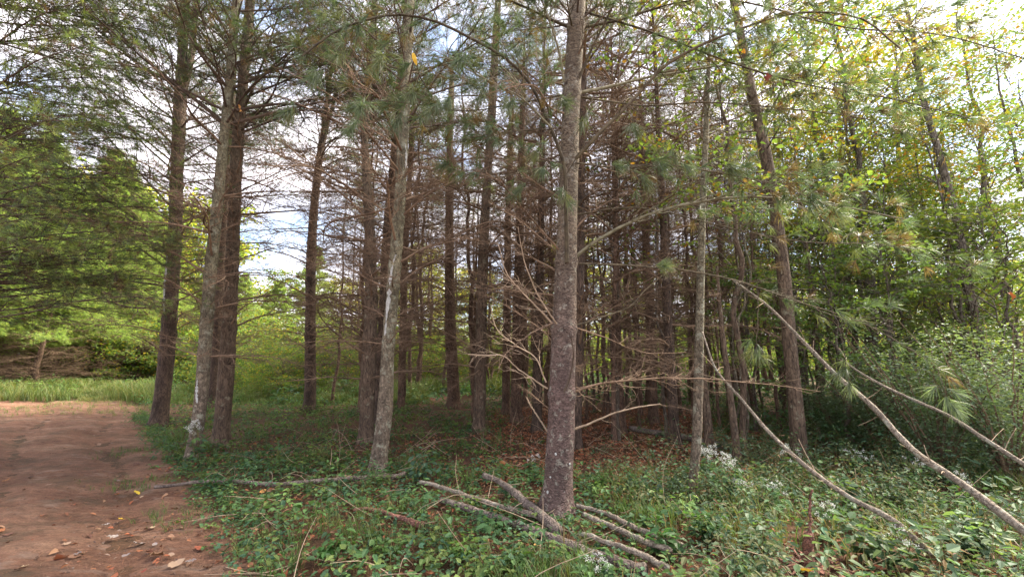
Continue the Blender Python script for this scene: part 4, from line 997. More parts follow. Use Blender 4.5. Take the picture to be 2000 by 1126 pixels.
for j in range(14):
    rg = rng_of(160 + j); a = rg.uniform(0, 6.28); d_ = rg.uniform(.08, .34); p = sb + [math.cos(a) * d_ * 1.3, math.sin(a) * d_ * .7, .03]; p[2] = gz(p[0], p[1]) + rg.uniform(.015, .05)
    L_ = rg.uniform(.07, .17); az = rg.uniform(0, 6.28); u_ = np.array([math.cos(az), math.sin(az), rg.normal(0, .25)]); sd_ = norm(np.cross(u_, [0, 0, 1.0])) * L_ * rg.uniform(.14, .3); g = Geo()
    rows = [[p + u_ * L_ * t - sd_ * w_, p + u_ * L_ * t + [0, 0, .012 + .006 * rg.normal()], p + u_ * L_ * t + sd_ * w_, p + u_ * L_ * t - [0, 0, .006]] for t, w_ in ((-.5, .5), (-.2, 1), (.2, rg.uniform(.7, 1.1)), (.5, .4))]
    v = np.array(rows).reshape(-1, 3); q = [[r * 4 + k, r * 4 + (k + 1) % 4, r * 4 + 4 + (k + 1) % 4, r * 4 + 4 + k] for r in range(3) for k in range(4)] + [[3, 2, 1, 0], [12, 13, 14, 15]]
    g.add(v, None, q); link('bark_slab', g.mesh('bark_slab', M['bark_red'], False, sb), st)
# two grey snags behind the sapling
for lab, pts, sd_ in [('short grey dead snag leaning behind the thin foreground sapling', [(1386, 885, 20), (1382, 820, 17), (1376, 750, 13), (1372, 690, 8)], 1), ('thin peeling dead snag beside the short grey one', [(1441, 905, 17), (1432, 820, 15), (1422, 740, 12), (1408, 620, 9), (1400, 520, 5)], 2)]:
    Y = gnd(pts[0][0], pts[0][1])[1]; P = ensure_inc(px_trunk(pts, Y, 0, False)); C = spline(P, 34); base = np.array([P[1, 0], Y, gz(P[1, 0], Y)])
    t = thing('dead_snag', lab, 'dead tree', base)
    link('trunk', trunk_mesh(C[:, :3], C[:, 3], M['bark_grey'], base, 12, .06, sd_), t)
    rg = rng_of(sd_)
    for j in range(7):
        i = rg.integers(10, 33); me = DEAD_V[rg.integers(9)]
        place_branch(t, me, C[i, :3] - base, rg.uniform(0, 6.28), .2, rg.uniform(.4, 1.0), rg, False)

# ------------------------------------------------------------------ undergrowth
LOW = np.array([(0.05, 0.105, 0.042), (0.065, 0.12, 0.052), (0.075, 0.14, 0.048), (0.055, 0.115, 0.065), (0.09, 0.15, 0.045), (0.045, 0.085, 0.04), (0.11, 0.15, 0.045)]) * 1.12
SBX, SBY = sb[0], sb[1] - .04
def scatter(rng, n, x0, x1, y0, y1, dens, path_gap=0.05):
    x = rng.uniform(x0, x1, n); y = rng.uniform(y0, y1, n)
    ok = (path_sd(x, y) < -path_gap + rng.normal(0, .12, n)) & (rng.random(n) < dens(x, y))
    ok &= ~((x > -.2) & (x < .42 * y + .1) & (y > 6.2) & (y < 13) & (rng.random(n) < .8))
    if dens is not dens_low: ok &= ~((np.min((x[:, None] - LOGP[None, :, 0]) ** 2 + (y[:, None] + .1 - LOGP[None, :, 1]) ** 2, 1) < .2 ** 2) & (rng.random(n) < .85))
    else: ok &= ~((np.min((x[:, None] - LOGP[None, :, 0]) ** 2 + (y[:, None] + .06 - LOGP[None, :, 1]) ** 2, 1) < .09 ** 2) & (rng.random(n) < .7))
    ok &= (x - SBX) ** 2 + (y - SBY) ** 2 > .3 ** 2
    x, y = x[ok], y[ok]
    return x, y, gzs(x, y)
def plants(g, gs, x, y, z, rng, nl, h, spread, size, asp, cols, upright=0.25):
    """low leafy plants: leaves whorled round a short stem"""
    n = len(x)
    hh = h * rng.uniform(0.4, 1.4, n)
    k = np.repeat(np.arange(n), nl); m = len(k)
    az = rng.uniform(0, 6.28, m); t = rng.uniform(0.25, 1, m)
    rad = spread * rng.uniform(0.15, 1.0, m)
    lean = rng.normal(0, 0.3, (n, 2)) * hh[:, None]
    p = np.stack([x[k] + np.cos(az) * rad + lean[k, 0] * t, y[k] + np.sin(az) * rad + lean[k, 1] * t, z[k] + hh[k] * t + 0.01], 1)
    d = np.stack([np.cos(az), np.sin(az), rng.normal(upright - 0.25, 0.35, m)], 1)
    up = norm(np.stack([rng.normal(0, .3, m), rng.normal(0, .3, m), np.ones(m)], 1))
    pc = np.asarray(cols)[rng.integers(0, len(cols), n)] * rng.uniform(.75, 1.3, n)[:, None]
    ps = rng.uniform(.65, 1.3, n)
    sz = size * rng.uniform(0.6, 1.2, m) * ps[k]
    leaves(g, p, d, up, sz, sz * asp * rng.uniform(.8, 1.15, m), rng, pc[k] * rng.uniform(.85, 1.15, m)[:, None], 0.22, 0.2)
    if gs is not None:
        u = np.linspace(0, 1, 4)
        top = np.stack([lean[:, 0], lean[:, 1], hh], 1)
        Q = np.stack([x, y, z - .02], 1)[:, None] + top[:, None] * u[None, :, None]
        v, q = tubes(Q, np.broadcast_to((0.0022 * (1 - .5 * u))[None], (n, 4)), 3)
        gs.add(v, None, q, np.repeat(pc * [1.2, .8, .6], 12, 0))
LOGLINES = [gnd(a, b)[:2] for a, b in [(430, 955), (600, 952), (700, 945), (860, 972), (930, 995), (1000, 1020), (900, 1000), (980, 1025), (1080, 1062), (1170, 1020), (1240, 1050), (1200, 1050), (1260, 1078), (1180, 1085), (1230, 1100), (1060, 1035), (740, 1016), (800, 1030), (1110, 1040)]]
LOGP = np.concatenate([np.stack([np.linspace(a[0], b[0], 16), np.linspace(a[1], b[1], 16)], 1) for a, b in [(gnd(*p)[:2], gnd(*q)[:2]) for p, q in [((300, 962), (790, 934)), ((820, 955), (1060, 1034)), ((945, 955), (1090, 1052)), ((860, 985), (1260, 1126)), ((1125, 1003), (1340, 1090)), ((1140, 1022), (1310, 1098)), ((1130, 1062), (1300, 1135)), ((690, 1010), (825, 1038))]]])
def dens_low(x, y):
    d = np.full(len(x), 0.75)
    lit = (x > 0.2) & (x < 4.2) & (y > 6.0)                # litter-covered clearing
    d = np.where(lit, 0.14, d)
    d = np.where((y > 8.5) & ~lit, 0.65, d)
    d *= np.array([np.clip(0.75 + 1.1 * mnoise.noise(Vector((a * 0.9, b * 0.9, 7))), 0.12, 1.0) for a, b in zip(x, y)])
    return d
g, gs = Geo(), Geo()
rng = rng_of(31)
x, y, z = scatter(rng, 5200, -4, 6.5, 2.3, 6.5, dens_low); plants(g, gs, x, y, z, rng, 9, .10, .07, .05, .72, LOW)
lx = np.repeat([p[0] for p in LOGLINES], 9) + rng.normal(0, .16, 9 * len(LOGLINES)); ly = np.repeat([p[1] for p in LOGLINES], 9) + rng.normal(0, .14, 9 * len(LOGLINES))
plants(g, gs, lx, ly, gzs(lx, ly), rng, 8, .07, .06, .045, .72, LOW)
x, y, z = scatter(rng, 4200, -4.5, 8, 2.3, 7.5, dens_low); plants(g, gs, x, y, z, rng, 7, .06, .08, .032, .8, LOW)
x, y, z = scatter(rng, 9500, -9, 12, 6.0, 14.5, dens_low); plants(g, gs, x, y, z, rng, 8, .10, .10, .06, .7, LOW * [.95, .9, .8])
WEED = np.array([(0.065, 0.105, 0.065), (0.08, 0.125, 0.075), (0.055, 0.095, 0.055), (0.10, 0.14, 0.07), (0.12, 0.13, 0.06), (0.07, 0.12, 0.05)])
right = lambda a, b: np.array([np.clip(.46 + 1.7 * mnoise.noise(Vector((p * .9, q * .9, 3))), .04, 1) for p, q in zip(a, b)])
x, y, z = scatter(rng, 1300, 1.3, 9, 2.6, 8.5, right); plants(g, gs, x, y, z, rng, 22, .40, .12, .05, .5, WEED)
x, y, z = scatter(rng, 1100, 1.2, 8, 2.6, 7.5, right); plants(g, gs, x, y, z, rng, 26, .30, .15, .032, .6, WEED)
x, y, z = scatter(rng, 420, 1.6, 9, 2.6, 8.5, right); plants(g, gs, x, y, z, rng, 13, .36, .11, .085, .5, WEED)
x, y, z = scatter(rng, 420, -3.2, 5, 2.7, 6.0, lambda a, b: np.full(len(a), .6)); plants(g, gs, x, y, z, rng, 12, .26, .07, .055, .55, LOW * 1.15)
x, y, z = scatter(rng, 130, -3.2, 5, 2.7, 5.5, lambda a, b: np.full(len(a), .6)); plants(g, gs, x, y, z, rng, 7, .15, .06, .09, .8, LOW * 1.2)
x, y, z = scatter(rng, 300, .8, 8, 2.6, 8.5, right); plants(g, gs, x, y, z, rng, 14, .35, .08, .05, .3, [(0.2, 0.13, 0.07), (0.15, 0.085, 0.05), (0.25, 0.17, 0.1)])
x, y, z = scatter(rng, 900, 5, 16, 6, 14, lambda a, b: np.full(len(a), .8)); plants(g, gs, x, y, z, rng, 22, .55, .2, .085, .5, LOW)
ey = rng.uniform(2.4, 12, 900); ex = path_x(ey) + rng.normal(.02, .16, 900); plants(g, gs, ex, ey, gzs(ex, ey), rng, 7, .06, .06, .038, .7, LOW)
x, y, z = scatter(rng, 1600, -8, 24, 14, 34, lambda a, b: np.full(len(a), .8)); plants(g, None, x, y, z, rng, 16, .5, .35, .16, .6, LOW)
x, y, z = scatter(rng, 420, -22, -3, 15.2, 19, lambda a, b: np.array([.9 if mnoise.noise(Vector((p * .5, q * .5, 77))) > 0 else .15 for p, q in zip(a, b)])); plants(g, None, x, y, z, rng, 30, .6, .28, .09, .55, LOW * [1.3, 1.25, .9])
x, y, z = scatter(rng, 260, -12, -3, 8.5, 15, lambda a, b: np.full(len(a), .7)); plants(g, gs, x, y, z, rng, 18, .35, .14, .075, .55, LOW * [1.2, 1.2, .9])
tag(link('undergrowth', g.mesh('undergrowth', M['low_leaf'], False)), 'low green leafy plants carpeting the forest floor', 'undergrowth', kind='stuff')
tag(link('weed_stems', gs.mesh('weed_stems', M['stem'], True)), 'thin stems of the low plants', 'undergrowth', kind='stuff')

def grass(g, x, y, z, rng, k, h, lean, wd, cols):
    n = len(x); i = np.repeat(np.arange(n), k); m = len(i)
    az = rng.uniform(0, 6.28, m); hh = h * rng.uniform(.45, 1.25, m); ln = lean * rng.uniform(.2, 1.2, m)
    b = np.stack([x[i] + rng.normal(0, .02, m), y[i] + rng.normal(0, .02, m), z[i] - .01], 1)
    d = np.stack([np.cos(az), np.sin(az), np.zeros(m)], 1)
    s = np.stack([-np.sin(az), np.cos(az), np.zeros(m)], 1) * (wd * rng.uniform(.6, 1.2, m) * .5)[:, None]
    p1 = b + d * (ln * hh * .25)[:, None]; p1[:, 2] += hh * .55
    p2 = b + d * (ln * hh * .65)[:, None]; p2[:, 2] += hh * .88
    p3 = b + d * (ln * hh * 1.15)[:, None]; p3[:, 2] += hh * (1.0 - .35 * ln)
    v = np.stack([b - s, b + s, p1 + s, p1 - s, p2 + s * .7, p2 - s * .7, p3], 1)
    j = np.arange(m)[:, None] * 7
    q = np.concatenate([j + np.array([[0, 1, 2, 3]]), j + np.array([[3, 2, 4, 5]])])
    pc = np.asarray(cols)[rng.integers(0, len(cols), n)][i] * rng.uniform(.75, 1.3, m)[:, None]
    g.add(v, j + np.array([[5, 4, 6]]), q, np.repeat(pc, 7, 0))
GR = [(0.075, 0.13, 0.035), (0.09, 0.15, 0.04), (0.06, 0.11, 0.035), (0.13, 0.15, 0.05)]
g = Geo(); rng = rng_of(32)
def dens_grass(a, b):
    return np.array([np.clip(.25 + 1.5 * mnoise.noise(Vector((p * 1.1, q * 1.1, 21))), 0, 1) for p, q in zip(a, b)])
x, y, z = scatter(rng, 1000, -2.3, 1.4, 2.3, 4.6, dens_grass); grass(g, x, y, z, rng, 12, .17, .9, .0055, GR)
x, y, z = scatter(rng, 900, .4, 6.5, 2.5, 6, dens_grass); grass(g, x, y, z, rng, 8, .26, .8, .005, GR + [(0.2, 0.17, 0.08), (0.24, 0.18, 0.1)])
x, y, z = scatter(rng, 1500, -7, 5, 4, 11, dens_grass); grass(g, x, y, z, rng, 9, .18, .8, .007, GR)
x = rng.uniform(-15, -4.5, 1500); y = 15.4 - 4.0 * rng.random(1500) ** 2.2; grass(g, x, y, gzs(x, y) + .01, rng, 6, .09, 1.1, .006, [(0.16, 0.19, 0.06), (0.2, 0.19, 0.08), (0.11, 0.15, 0.05)])
x = rng.normal(0, .22, 260) + np.repeat([-4.6, -6.2, -3.3, -7.5, -2.9], 52); y = rng.normal(0, .18, 260) + np.repeat([5.6, 7.4, 4.6, 9.5, 9.0], 52)
grass(g, x, y, gzs(x, y), rng, 5, .07, 1.0, .005, GR)
x = rng.uniform(-24, -3.0, 7000); y = rng.uniform(14.2, 20, 7000); ok = path_sd(x, y) < rng.normal(-.1, .25, len(x)); x, y = x[ok], y[ok]
hv = np.array([np.clip(.55 + 1.3 * mnoise.noise(Vector((a * .7, b * .7, 40))), .0, 1.5) for a, b in zip(x, y)])
for lo, hi, h_ in ((.1, .45, .16), (.45, .8, .32), (.8, 2, .6)):
    sl = (hv >= lo) & (hv < hi); grass(g, x[sl], y[sl], gzs(x[sl], y[sl]), rng, 11, h_, 1.1, .009, [(0.12, 0.15, 0.04), (0.10, 0.15, 0.045), (0.17, 0.16, 0.06), (0.08, 0.12, 0.04)])
x = rng.uniform(-12, 0, 2500); y = rng.uniform(17, 36, 2500); grass(g, x, y, gzs(x, y), rng, 9, .6, .7, .03, [(0.12, 0.16, 0.04), (0.15, 0.17, 0.05)])
tag(link('grass', g.mesh('grass', M['grass'], False)), 'grass tufts at the path edge and tall grass past the path', 'grass', kind='stuff')

# needle and leaf litter
g = Geo(); rng = rng_of(33)
n = 9000
x = np.concatenate([rng.uniform(-5, 6, n), rng.uniform(-.5, 5, 15000)]); y = np.concatenate([rng.uniform(2.3, 9, n), rng.uniform(5.6, 13, 15000)])
ok = (path_sd(x, y) < .1) | (rng.random(len(x)) < .18); x, y = x[ok], y[ok]
z = gzs(x, y) + .012 + .02 * rng.random(len(x)); az = rng.uniform(0, 6.28, len(x))
LIT = np.array([(0.24, 0.105, 0.05), (0.17, 0.075, 0.04), (0.31, 0.145, 0.07), (0.32, 0.19, 0.11), (0.12, 0.06, 0.04), (0.28, 0.10, 0.045)])
sz = rng.uniform(.025, .075, len(x))
leaves(g, np.stack([x, y, z], 1), np.stack([np.cos(az), np.sin(az), rng.normal(0, .25, len(x))], 1), norm(np.stack([rng.normal(0, .4, len(x)), rng.normal(0, .4, len(x)), np.ones(len(x))], 1)), sz, sz * .55, rng, LIT[rng.integers(0, 6, len(x))], .35, .25)
x = rng.uniform(-11, 0, 13000); y = 2.2 + 12.5 * rng.random(13000) ** 1.25; ok = (path_sd(x, y) > .0) & (np.array([mnoise.noise(Vector((a * 1.3, b * 2.2, 55))) for a, b in zip(x, y)]) > rng.normal(.0, .22, len(x))); x, y = x[ok], y[ok]; az = rng.uniform(0, 6.28, len(x)); sz = rng.uniform(.012, .05, len(x)) ** 1.0 * rng.uniform(.5, 1.2, len(x))
leaves(g, np.stack([x, y, gzs(x, y) + .015], 1), np.stack([np.cos(az), np.sin(az), rng.normal(0, .2, len(x))], 1), norm(np.stack([rng.normal(0, .3, len(x)), rng.normal(0, .3, len(x)), np.ones(len(x))], 1)), sz, sz * .5, rng, np.array([(.13, .08, .055), (.2, .14, .1), (.09, .055, .04), (.24, .17, .125), (.15, .08, .05)])[rng.integers(0, 5, len(x))], .35, .25)
n = 26000; x = rng.uniform(-9, 6, n); y = rng.uniform(2.2, 12, n); az = rng.uniform(0, 6.28, n); ln = rng.uniform(.04, .10, n)
p = np.stack([x, y, gzs(x, y) + rng.uniform(.008, .02, n)], 1); d = np.stack([np.cos(az), np.sin(az), rng.normal(0, .12, n)], 1) * ln[:, None]; s = np.stack([-np.sin(az), np.cos(az), np.zeros(n)], 1) * .0012
g.add(np.stack([p - s, p + s, p + d], 1), np.arange(n * 3).reshape(-1, 3), None, np.repeat(LIT[rng.integers(0, 4, n)] * 1.2, 3, 0))
tag(link('leaf_litter', g.mesh('leaf_litter', M['dry_leaf'], False)), 'brown needles and leaf crumbs strewn over the ground', 'leaf litter', kind='stuff')

# loose dead sticks standing and lying in the undergrowth
g = Geo(); rng = rng_of(34)
for i in range(420):
    x, y = rng.uniform(-4, 6.5), rng.uniform(2.7, 9)
    if path_sd(np.array([x]), np.array([y]))[0] > -.1: continue
    p = np.array([x, y, gz(x, y)]); a = rng.uniform(0, 6.28); e = abs(rng.normal(0.1, .45)); L_ = rng.uniform(.15, .8)
    d = np.array([math.cos(a) * math.cos(e), math.sin(a) * math.cos(e), math.sin(e)]) * L_
    add_tube(g, [p + [0, 0, .02], p + d * .5 + rng.normal(0, .04, 3) + [0, 0, .02], p + d], rng.uniform(.002, .0055), .0015, 4, 7, caps=False)
tag(link('dead_sticks', g.mesh('dead_sticks', M['twig_pale'], True)), 'thin dead sticks lying through the undergrowth', 'sticks', kind='stuff')

# single fallen leaves one can pick out
def leaf_mesh(seed, lobes=False):
    rg = rng_of(seed); g = Geo(); nn = 9; v = []
    for i in range(nn):
        t = i / (nn - 1); wd = math.sin(math.pi * min(1, t * .93 + .04)) ** .75 * .36 * (1.25 - .5 * t) * rg.uniform(.85, 1.1)
        zz = .12 * math.sin(t * 2.6 + seed) + .03 * rg.normal()
        v += [[t, -wd, zz + .1 * rg.uniform(.2, 1.4)], [t, 0, zz], [t, wd, zz + .1 * rg.uniform(.2, 1.4)]]
    idx = np.arange(nn * 3).reshape(nn, 3)
    q = np.stack([idx[:-1, :-1], idx[:-1, 1:], idx[1:, 1:], idx[1:, :-1]], -1).reshape(-1, 4)
    return np.array(v), q
FALL = {}
for cname, col in dict(brown=(0.17, 0.095, 0.06), tan=(0.30, 0.205, 0.14), grey=(0.24, 0.20, 0.185), yellow=(0.55, 0.36, 0.05), orange=(0.36, 0.16, 0.06), russet=(0.26, 0.09, 0.045)).items():
    FALL[cname] = []
    for i in range(3):
        v, q = leaf_mesh(40 + i * 7); g = Geo(); g.add(v, None, q, np.array(col)); FALL[cname].append(g.mesh('blade', M['dry_leaf'], True))
g = Geo(); add_tube(g, [(0, 0, 0), (-.2, .03, .02), (-.4, .02, .05)], .016, .01, 4, 5); STALK = g.mesh('stalk', M['twig_dead'])
def lobed_mesh(seed):
    rg = rng_of(seed); g = Geo(); n = 30; ang = np.linspace(0, 2 * np.pi, n, endpoint=False)
    r = .5 * (.62 + .38 * np.abs(np.cos(2.5 * ang))) * rg.uniform(.9, 1.1, n); r[np.abs(ang - np.pi) < .3] *= .6
    x, y = r * np.cos(ang), r * np.sin(ang)
    f = lambda a, b: .5 * np.abs(b) - .7 * a * a + .25 * a * b
    v = [[0, 0, 0]] + [[a, b, f(a, b)] for a, b in zip(x, y)] + [[a * .5, b * .5, f(a * .5, b * .5)] for a, b in zip(x, y)]
    tr = [[0, 1 + n + k, 1 + n + (k + 1) % n] for k in range(n)]
    q = [[1 + n + k, 1 + k, 1 + (k + 1) % n, 1 + n + (k + 1) % n] for k in range(n)]
    return g, v, tr, q
LOBED = {}
for cname, col in dict(yellow=(0.45, 0.30, 0.05), orange=(0.36, 0.15, 0.055), russet=(0.16, 0.05, 0.03)).items():
    g_, v_, t_, q_ = lobed_mesh(5); g_.add(v_, t_, q_, np.array(col)); LOBED[cname] = g_.mesh('blade', M['dry_leaf'], True)
def drop_leaf(px, py, cname, size, label, rng, group=None, h=0.02):
    p = gnd(px, py); p[2] += h
    t = thing('fallen_leaf', label, 'leaf', p, group)
    t.rotation_euler = (rng.normal(0, .25), rng.normal(0, .2), rng.uniform(0, 6.28)); t.scale = (size,) * 3
    link('blade', FALL[cname][rng.integers(3)], t); link('stalk', STALK, t)
rng = rng_of(35)
for px, py, cn, sz, lab in [
    (264, 962, 'yellow', .085, 'bright yellow leaf lying on the path near the end of the grey pole'),
    (242, 1013, 'yellow', .07, 'small dull yellow leaf further down the path than the bright one'),
    (230, 965, 'orange', .06, 'dark orange leaf beside the bright yellow one on the path'),
    (350, 1028, 'tan', .10, 'pale tan leaf lying flat near the planted path edge'),
    (463, 1013, 'orange', .09, 'orange leaf lying at the edge of the undergrowth by the path'),
    (328, 1110, 'tan', .11, 'large pale leaf at the bottom of the path'),
    (308, 1080, 'brown', .13, 'broad brown leaf among twigs low on the path'),
    (105, 1098, 'russet', .13, 'long russet leaf curled near the bottom of the path'),
    (260, 1060, 'grey', .09, 'silvery grey leaf in the middle of the path bottom'),
    (20, 935, 'orange', .08, 'orange leaf by the picture edge on the path'),
    (505, 978, 'orange', .07, 'small orange leaf on green plants beside the grey pole'),
    (697, 936, 'orange', .07, 'orange leaf resting against the grey fallen pole'),
    (672, 945, 'tan', .09, 'curled pinkish dry leaf on top of the grey fallen pole'),
    (1045, 1092, 'orange', .06, 'small red orange leaf in the green weeds before the big pine'),
    (1468, 930, 'russet', .12, 'big rust coloured leaf beside white flowers'),
    (1850, 865, 'russet', .16, 'large rust coloured curled leaf deep among the weeds'),
    (1735, 938, 'orange', .09, 'orange leaf caught under the long leaning pole'),
    (1560, 1130, 'yellow', .12, 'dull yellow leaf at the bottom near the broken stump')]:
    drop_leaf(px, py, cn, sz, lab, rng, None, .02 if px < 480 else .09)
for i in range(80):
    px, py = rng.uniform(0, 520), 840 + 286 * rng.random() ** .7
    p = gnd(px, py)
    if path_sd(np.array([p[0]]), np.array([p[1]]))[0] < .05: continue
    cn = ['brown', 'brown', 'tan', 'grey', 'russet'][rng.integers(5)]
    drop_leaf(px, py, cn, rng.uniform(.035, .085), f'small {cn} dry leaf lying on the red dirt path', rng, f'{cn} leaves scattered on the path')
for i in range(60):
    px, py = rng.uniform(950, 1480), rng.uniform(820, 960)
    cn = ['brown', 'orange', 'russet', 'tan'][rng.integers(4)]
    drop_leaf(px, py, cn, rng.uniform(.06, .11), f'{cn} dry leaf on the litter under the grove', rng, f'{cn} leaves in the grove litter', .03)

# ------------------------------------------------------------------ plants one can pick out
def snakeroot(px, py, h, label, seed, heads=9, group=None, Y=None):
    p = gnd(px, py); rg = rng_of(seed); t = thing('white_snakeroot', label, 'flower', p, group)
    for s_ in range(2 + heads // 6):
        g = Geo(); a = rg.uniform(0, 6.28); lean = rg.uniform(.08, .3) * h
        top = p + [math.cos(a) * lean, math.sin(a) * lean, h * rg.uniform(.8, 1.05)]
        C = add_tube(g, [p, (p + top) / 2 + rg.normal(0, .02, 3), top], .005, .0025, 5, 8)
        stem = link('stem', g.mesh('stem', M['stem'], True, p), t)
        gl = Geo(); k = 12; f = rg.uniform(.2, .9, k) * 7; i = f.astype(int); b = C[i]
        az = rg.uniform(0, 6.28, k); d = np.stack([np.cos(az), np.sin(az), rg.normal(-.15, .25, k)], 1)
        leaves(gl, b + d * .03, d, norm(np.stack([rg.normal(0, .2, k), rg.normal(0, .2, k), np.ones(k)], 1)), rg.uniform(.06, .11, k), rg.uniform(.045, .075, k), rg, LOW[rg.integers(0, 5, k)] * 1.05)
        link('foliage', gl.mesh('foliage', M['low_leaf'], False, p), stem)
        for hd in range(max(3, heads // 2)):
            gp = Geo(); a = rg.uniform(0, 6.28); e = top + [math.cos(a) * rg.uniform(.02, .11), math.sin(a) * rg.uniform(.02, .11), rg.uniform(-.06, .05)]
            add_tube(gp, [top - [0, 0, .05], e], .0018, .0012, 3, 3, col=np.array([.10, .14, .05]))
            m = 24; o_ = norm(rg.normal(size=(m, 3)) + [0, 0, .6]); c = e + o_ * rg.uniform(.004, .026, m)[:, None]
            dd = norm(o_ + rg.normal(0, .6, (m, 3)))
            leaves(gp, c, dd, norm(rg.normal(size=(m, 3)) + [0, 0, 1.0]), .010, .007, rg, np.array([.62, .63, .6]) * rg.uniform(.85, 1.05, (m, 1)), .2, .1)
            link('flower_head', gp.mesh('flower_head', M['petal'], False, p), t)
    return t
for i, (px, py, h, hd, lab) in enumerate([
    (384, 905, .55, 12, 'white flowered weed standing before the olive pine at the path edge'),
    (1395, 965, .50, 14, 'white flowered weed in bloom just right of the thin foreground sapling'),
    (1430, 985, .48, 12, 'white flowered weed second out from the thin foreground sapling'),
    (1165, 1135, .12, 9, 'low white flower cluster at the bottom near the nearest pale log'),
    (1455, 1000, .28, 6, 'short white flowered weed below the big rust coloured leaf'),
    (1620, 1050, .30, 7, 'white flowered weed beside the broken red stump'),
    (1765, 1105, .26, 9, 'white flowered weed under the thin mossy pole at the bottom'),
    (1680, 935, .34, 8, 'cream flowered weed between the thin mossy pole and the longest pole'),
    (1560, 950, .40, 7, 'cream flowered weed in front of the stout leaning broadleaf trunk'),
    (1800, 960, .34, 7, 'cream flowered weed behind the longest leaning pole'),
    (1900, 1000, .36, 7, 'cream flowered weed between the two upper leaning poles'),
    (1515, 1010, .34, 7, 'white flowered weed left of the broken red stump'),
    (1035, 925, .22, 5, 'small white flowered weed by the path side of the big mauve pine')]):
    snakeroot(px, py, h, lab, 70 + i, hd)

def leafy_shrub(name, label, cat, p, h, spread, nst, nl, size, asp, cols, seed, arch=.4, mat='twig_dead'):
    rg = rng_of(seed); t = thing(name, label, cat, p); 
    for s_ in range(nst):
        a = rg.uniform(0, 6.28); g, gl = Geo(), Geo()
        top = p + [math.cos(a) * spread * rg.uniform(.3, 1), math.sin(a) * spread * rg.uniform(.3, 1), h * rg.uniform(.55, 1.05)]
        mid = (p + top) / 2 + [0, 0, arch * h * .4]
        C = add_tube(g, [p + rg.normal(0, .03, 3) * [1, 1, 0], mid, top], .004 + .006 * h, .002, 5, 12, wob=.01, seed=seed + s_)
        k = nl; f = rg.uniform(.25, 1, k) * 11; i = np.minimum(f.astype(int), 11); az = rg.uniform(0, 6.28, k)
        off = rg.uniform(.02, .26, k) * min(1.3, h); b = C[i] + np.stack([np.cos(az) * off, np.sin(az) * off, rg.normal(0, .05, k) * h], 1)
        d = np.stack([np.cos(az), np.sin(az), rg.normal(-.1, .25, k)], 1)
        sz = size * rg.uniform(.6, 1.2, k)
        leaves(gl, b, d, norm(np.stack([rg.normal(0, .3, k), rg.normal(0, .3, k), np.ones(k)], 1)), sz, sz * asp, rg, np.asarray(cols)[rg.integers(0, len(cols), k)] * rg.uniform(.8, 1.25, k)[:, None])
        st_ = link('stem', g.mesh('stem', M[mat], True, p), t)
        link('foliage', gl.mesh('foliage', M['leaf'], False, p), st_)
    return t
SH = [(0.13, 0.19, 0.125), (0.15, 0.21, 0.14), (0.11, 0.165, 0.105), (0.17, 0.22, 0.125)]
for i, (px, Y, h, sp, lab) in enumerate([
    (1800, 6.2, 2.0, 1.2, 'blue green shrub with small leaves behind the shorter leaning pole'),
    (1930, 5.6, 2.1, 1.1, 'blue green shrub nearest the picture edge below the crooked trunk'),
    (1700, 7.2, 1.7, 1.1, 'small leaved shrub between the stout leaning trunk and the thin straight one'),
    (2060, 6.2, 1.9, 1.2, 'tall shrub partly cut by the picture edge'),
    (1620, 8.2, 1.2, .9, 'low shrub just past the stout leaning broadleaf trunk'),
    (1870, 8.0, 2.5, 1.4, 'rounded shrub further back below the crooked trunk')]):
    x = (px - CX) / F * Y
    leafy_shrub('shrub', lab, 'shrub', np.array([x, Y, gz(x, Y)]), h, sp, 22, 240, .05, .6, SH, 90 + i, .15)
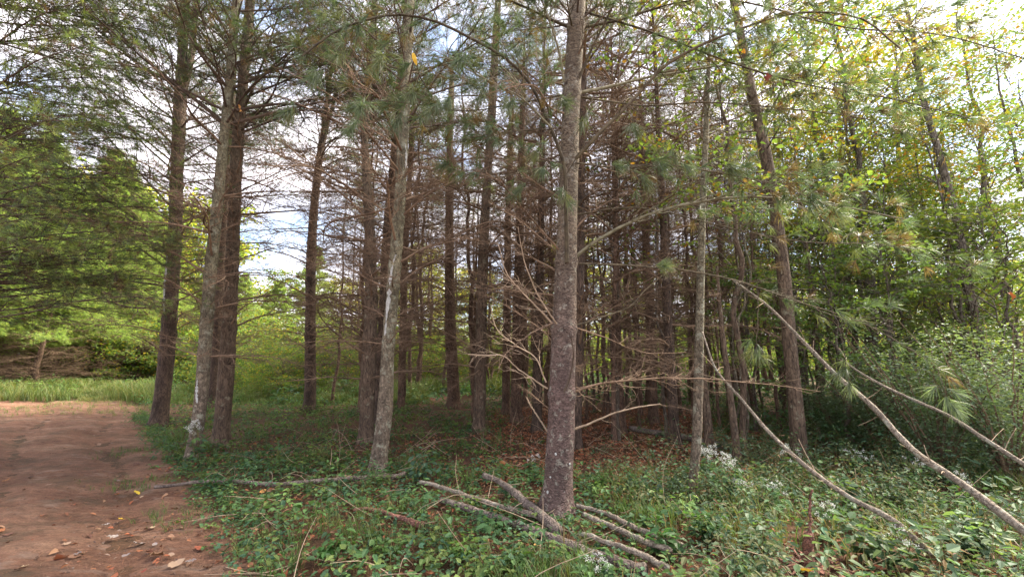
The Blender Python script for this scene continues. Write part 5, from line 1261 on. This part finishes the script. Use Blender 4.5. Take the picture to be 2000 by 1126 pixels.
for i, (px, py, h, sp, ns, nl, sz, cols, lab) in enumerate([
    (818, 945, .42, .22, 6, 16, .085, [(0.06, 0.12, 0.075), (0.05, 0.10, 0.06)], 'blue green rounded leaf seedling at the end of the grey fallen pole'),
    (640, 905, .42, .3, 6, 16, .055, [(0.12, 0.16, 0.05), (0.09, 0.13, 0.045)], 'yellow green twiggy seedling in front of the furrowed pine'),
    (1290, 1080, .26, .22, 5, 14, .085, [(0.06, 0.13, 0.045)], 'broad leaved green weed at the ends of the pale logs'),
    (1380, 1060, .30, .22, 6, 18, .08, [(0.055, 0.12, 0.045)], 'broad leaved green weed below the white flowers in front'),
    (905, 1090, .16, .2, 7, 16, .05, [(0.10, 0.17, 0.04)], 'bright green weed clump at the bottom before the mossy log'),
    (640, 1080, .14, .2, 7, 16, .055, [(0.08, 0.17, 0.045)], 'bright green weed clump at the bottom near the path corner'),
    (760, 1085, .15, .18, 7, 15, .06, [(0.09, 0.16, 0.05)], 'bright green weed clump at the bottom in front of the reddish rotten branch'),
    (1000, 1105, .14, .2, 7, 16, .065, [(0.09, 0.17, 0.05)], 'bright green weed clump at the bottom left of the lowest white flowers'),
    (1480, 1075, .28, .22, 7, 16, .085, [(0.085, 0.145, 0.075)], 'blue green broad leaved weed just left of the broken red stump'),
    (1700, 1090, .30, .25, 7, 18, .085, [(0.09, 0.15, 0.08)], 'blue green broad leaved weed just right of the broken red stump'),
    (1900, 1090, .34, .28, 8, 18, .09, [(0.095, 0.15, 0.085)], 'blue green broad leaved weed in the bottom corner under the longest pole'),
    (1660, 985, .36, .25, 7, 18, .08, [(0.085, 0.14, 0.08)], 'blue green broad leaved weed between the thin mossy pole and the cream flowers'),
    (1240, 985, .2, .2, 6, 14, .06, [(0.09, 0.15, 0.055)], 'green weed clump beyond the farthest of the three pale logs'),
    (1165, 955, .2, .15, 6, 14, .06, [(0.085, 0.15, 0.055)], 'green weed clump close beside the foot of the big mauve pine'),
    (425, 960, .2, .2, 6, 16, .06, [(0.05, 0.11, 0.045)], 'green weed clump at the path edge before the broad brown pine')]):
    leafy_shrub('seedling', lab, 'plant', gnd(px, py), h, sp, ns, nl, sz, .7, cols, 120 + i, .2, 'stem')

# leaves caught on limbs
rng = rng_of(36)
for px, py, Y, cn, sz, lab in [(806, 103, 3.3, 'yellow', .10, 'bright yellow leaf hanging from the arching limb'), (1497, 152, 3.7, 'russet', .08, 'dark red dry leaf caught on a limb high above the leaning trunk'),
                               (1975, 578, 4.4, 'orange', .10, 'large orange brown leaf hanging near the picture edge below the crown of the crooked trunk'),
                               (468, 212, 6.5, 'orange', .12, 'orange leaf hanging between the two trunks beside the path')]:
    p = at(px, py, Y); t = thing('hanging_leaf', lab, 'leaf', p); t.rotation_euler = (rng.uniform(-.9, .9), R(rng.uniform(50, 80)), rng.uniform(-1.2, 1.2)); t.scale = (sz, sz * (.5 if cn == 'yellow' else 1), sz)
    link('blade', LOBED[cn] if cn != 'yellow' else FALL[cn][1], t); link('stalk', STALK, t)
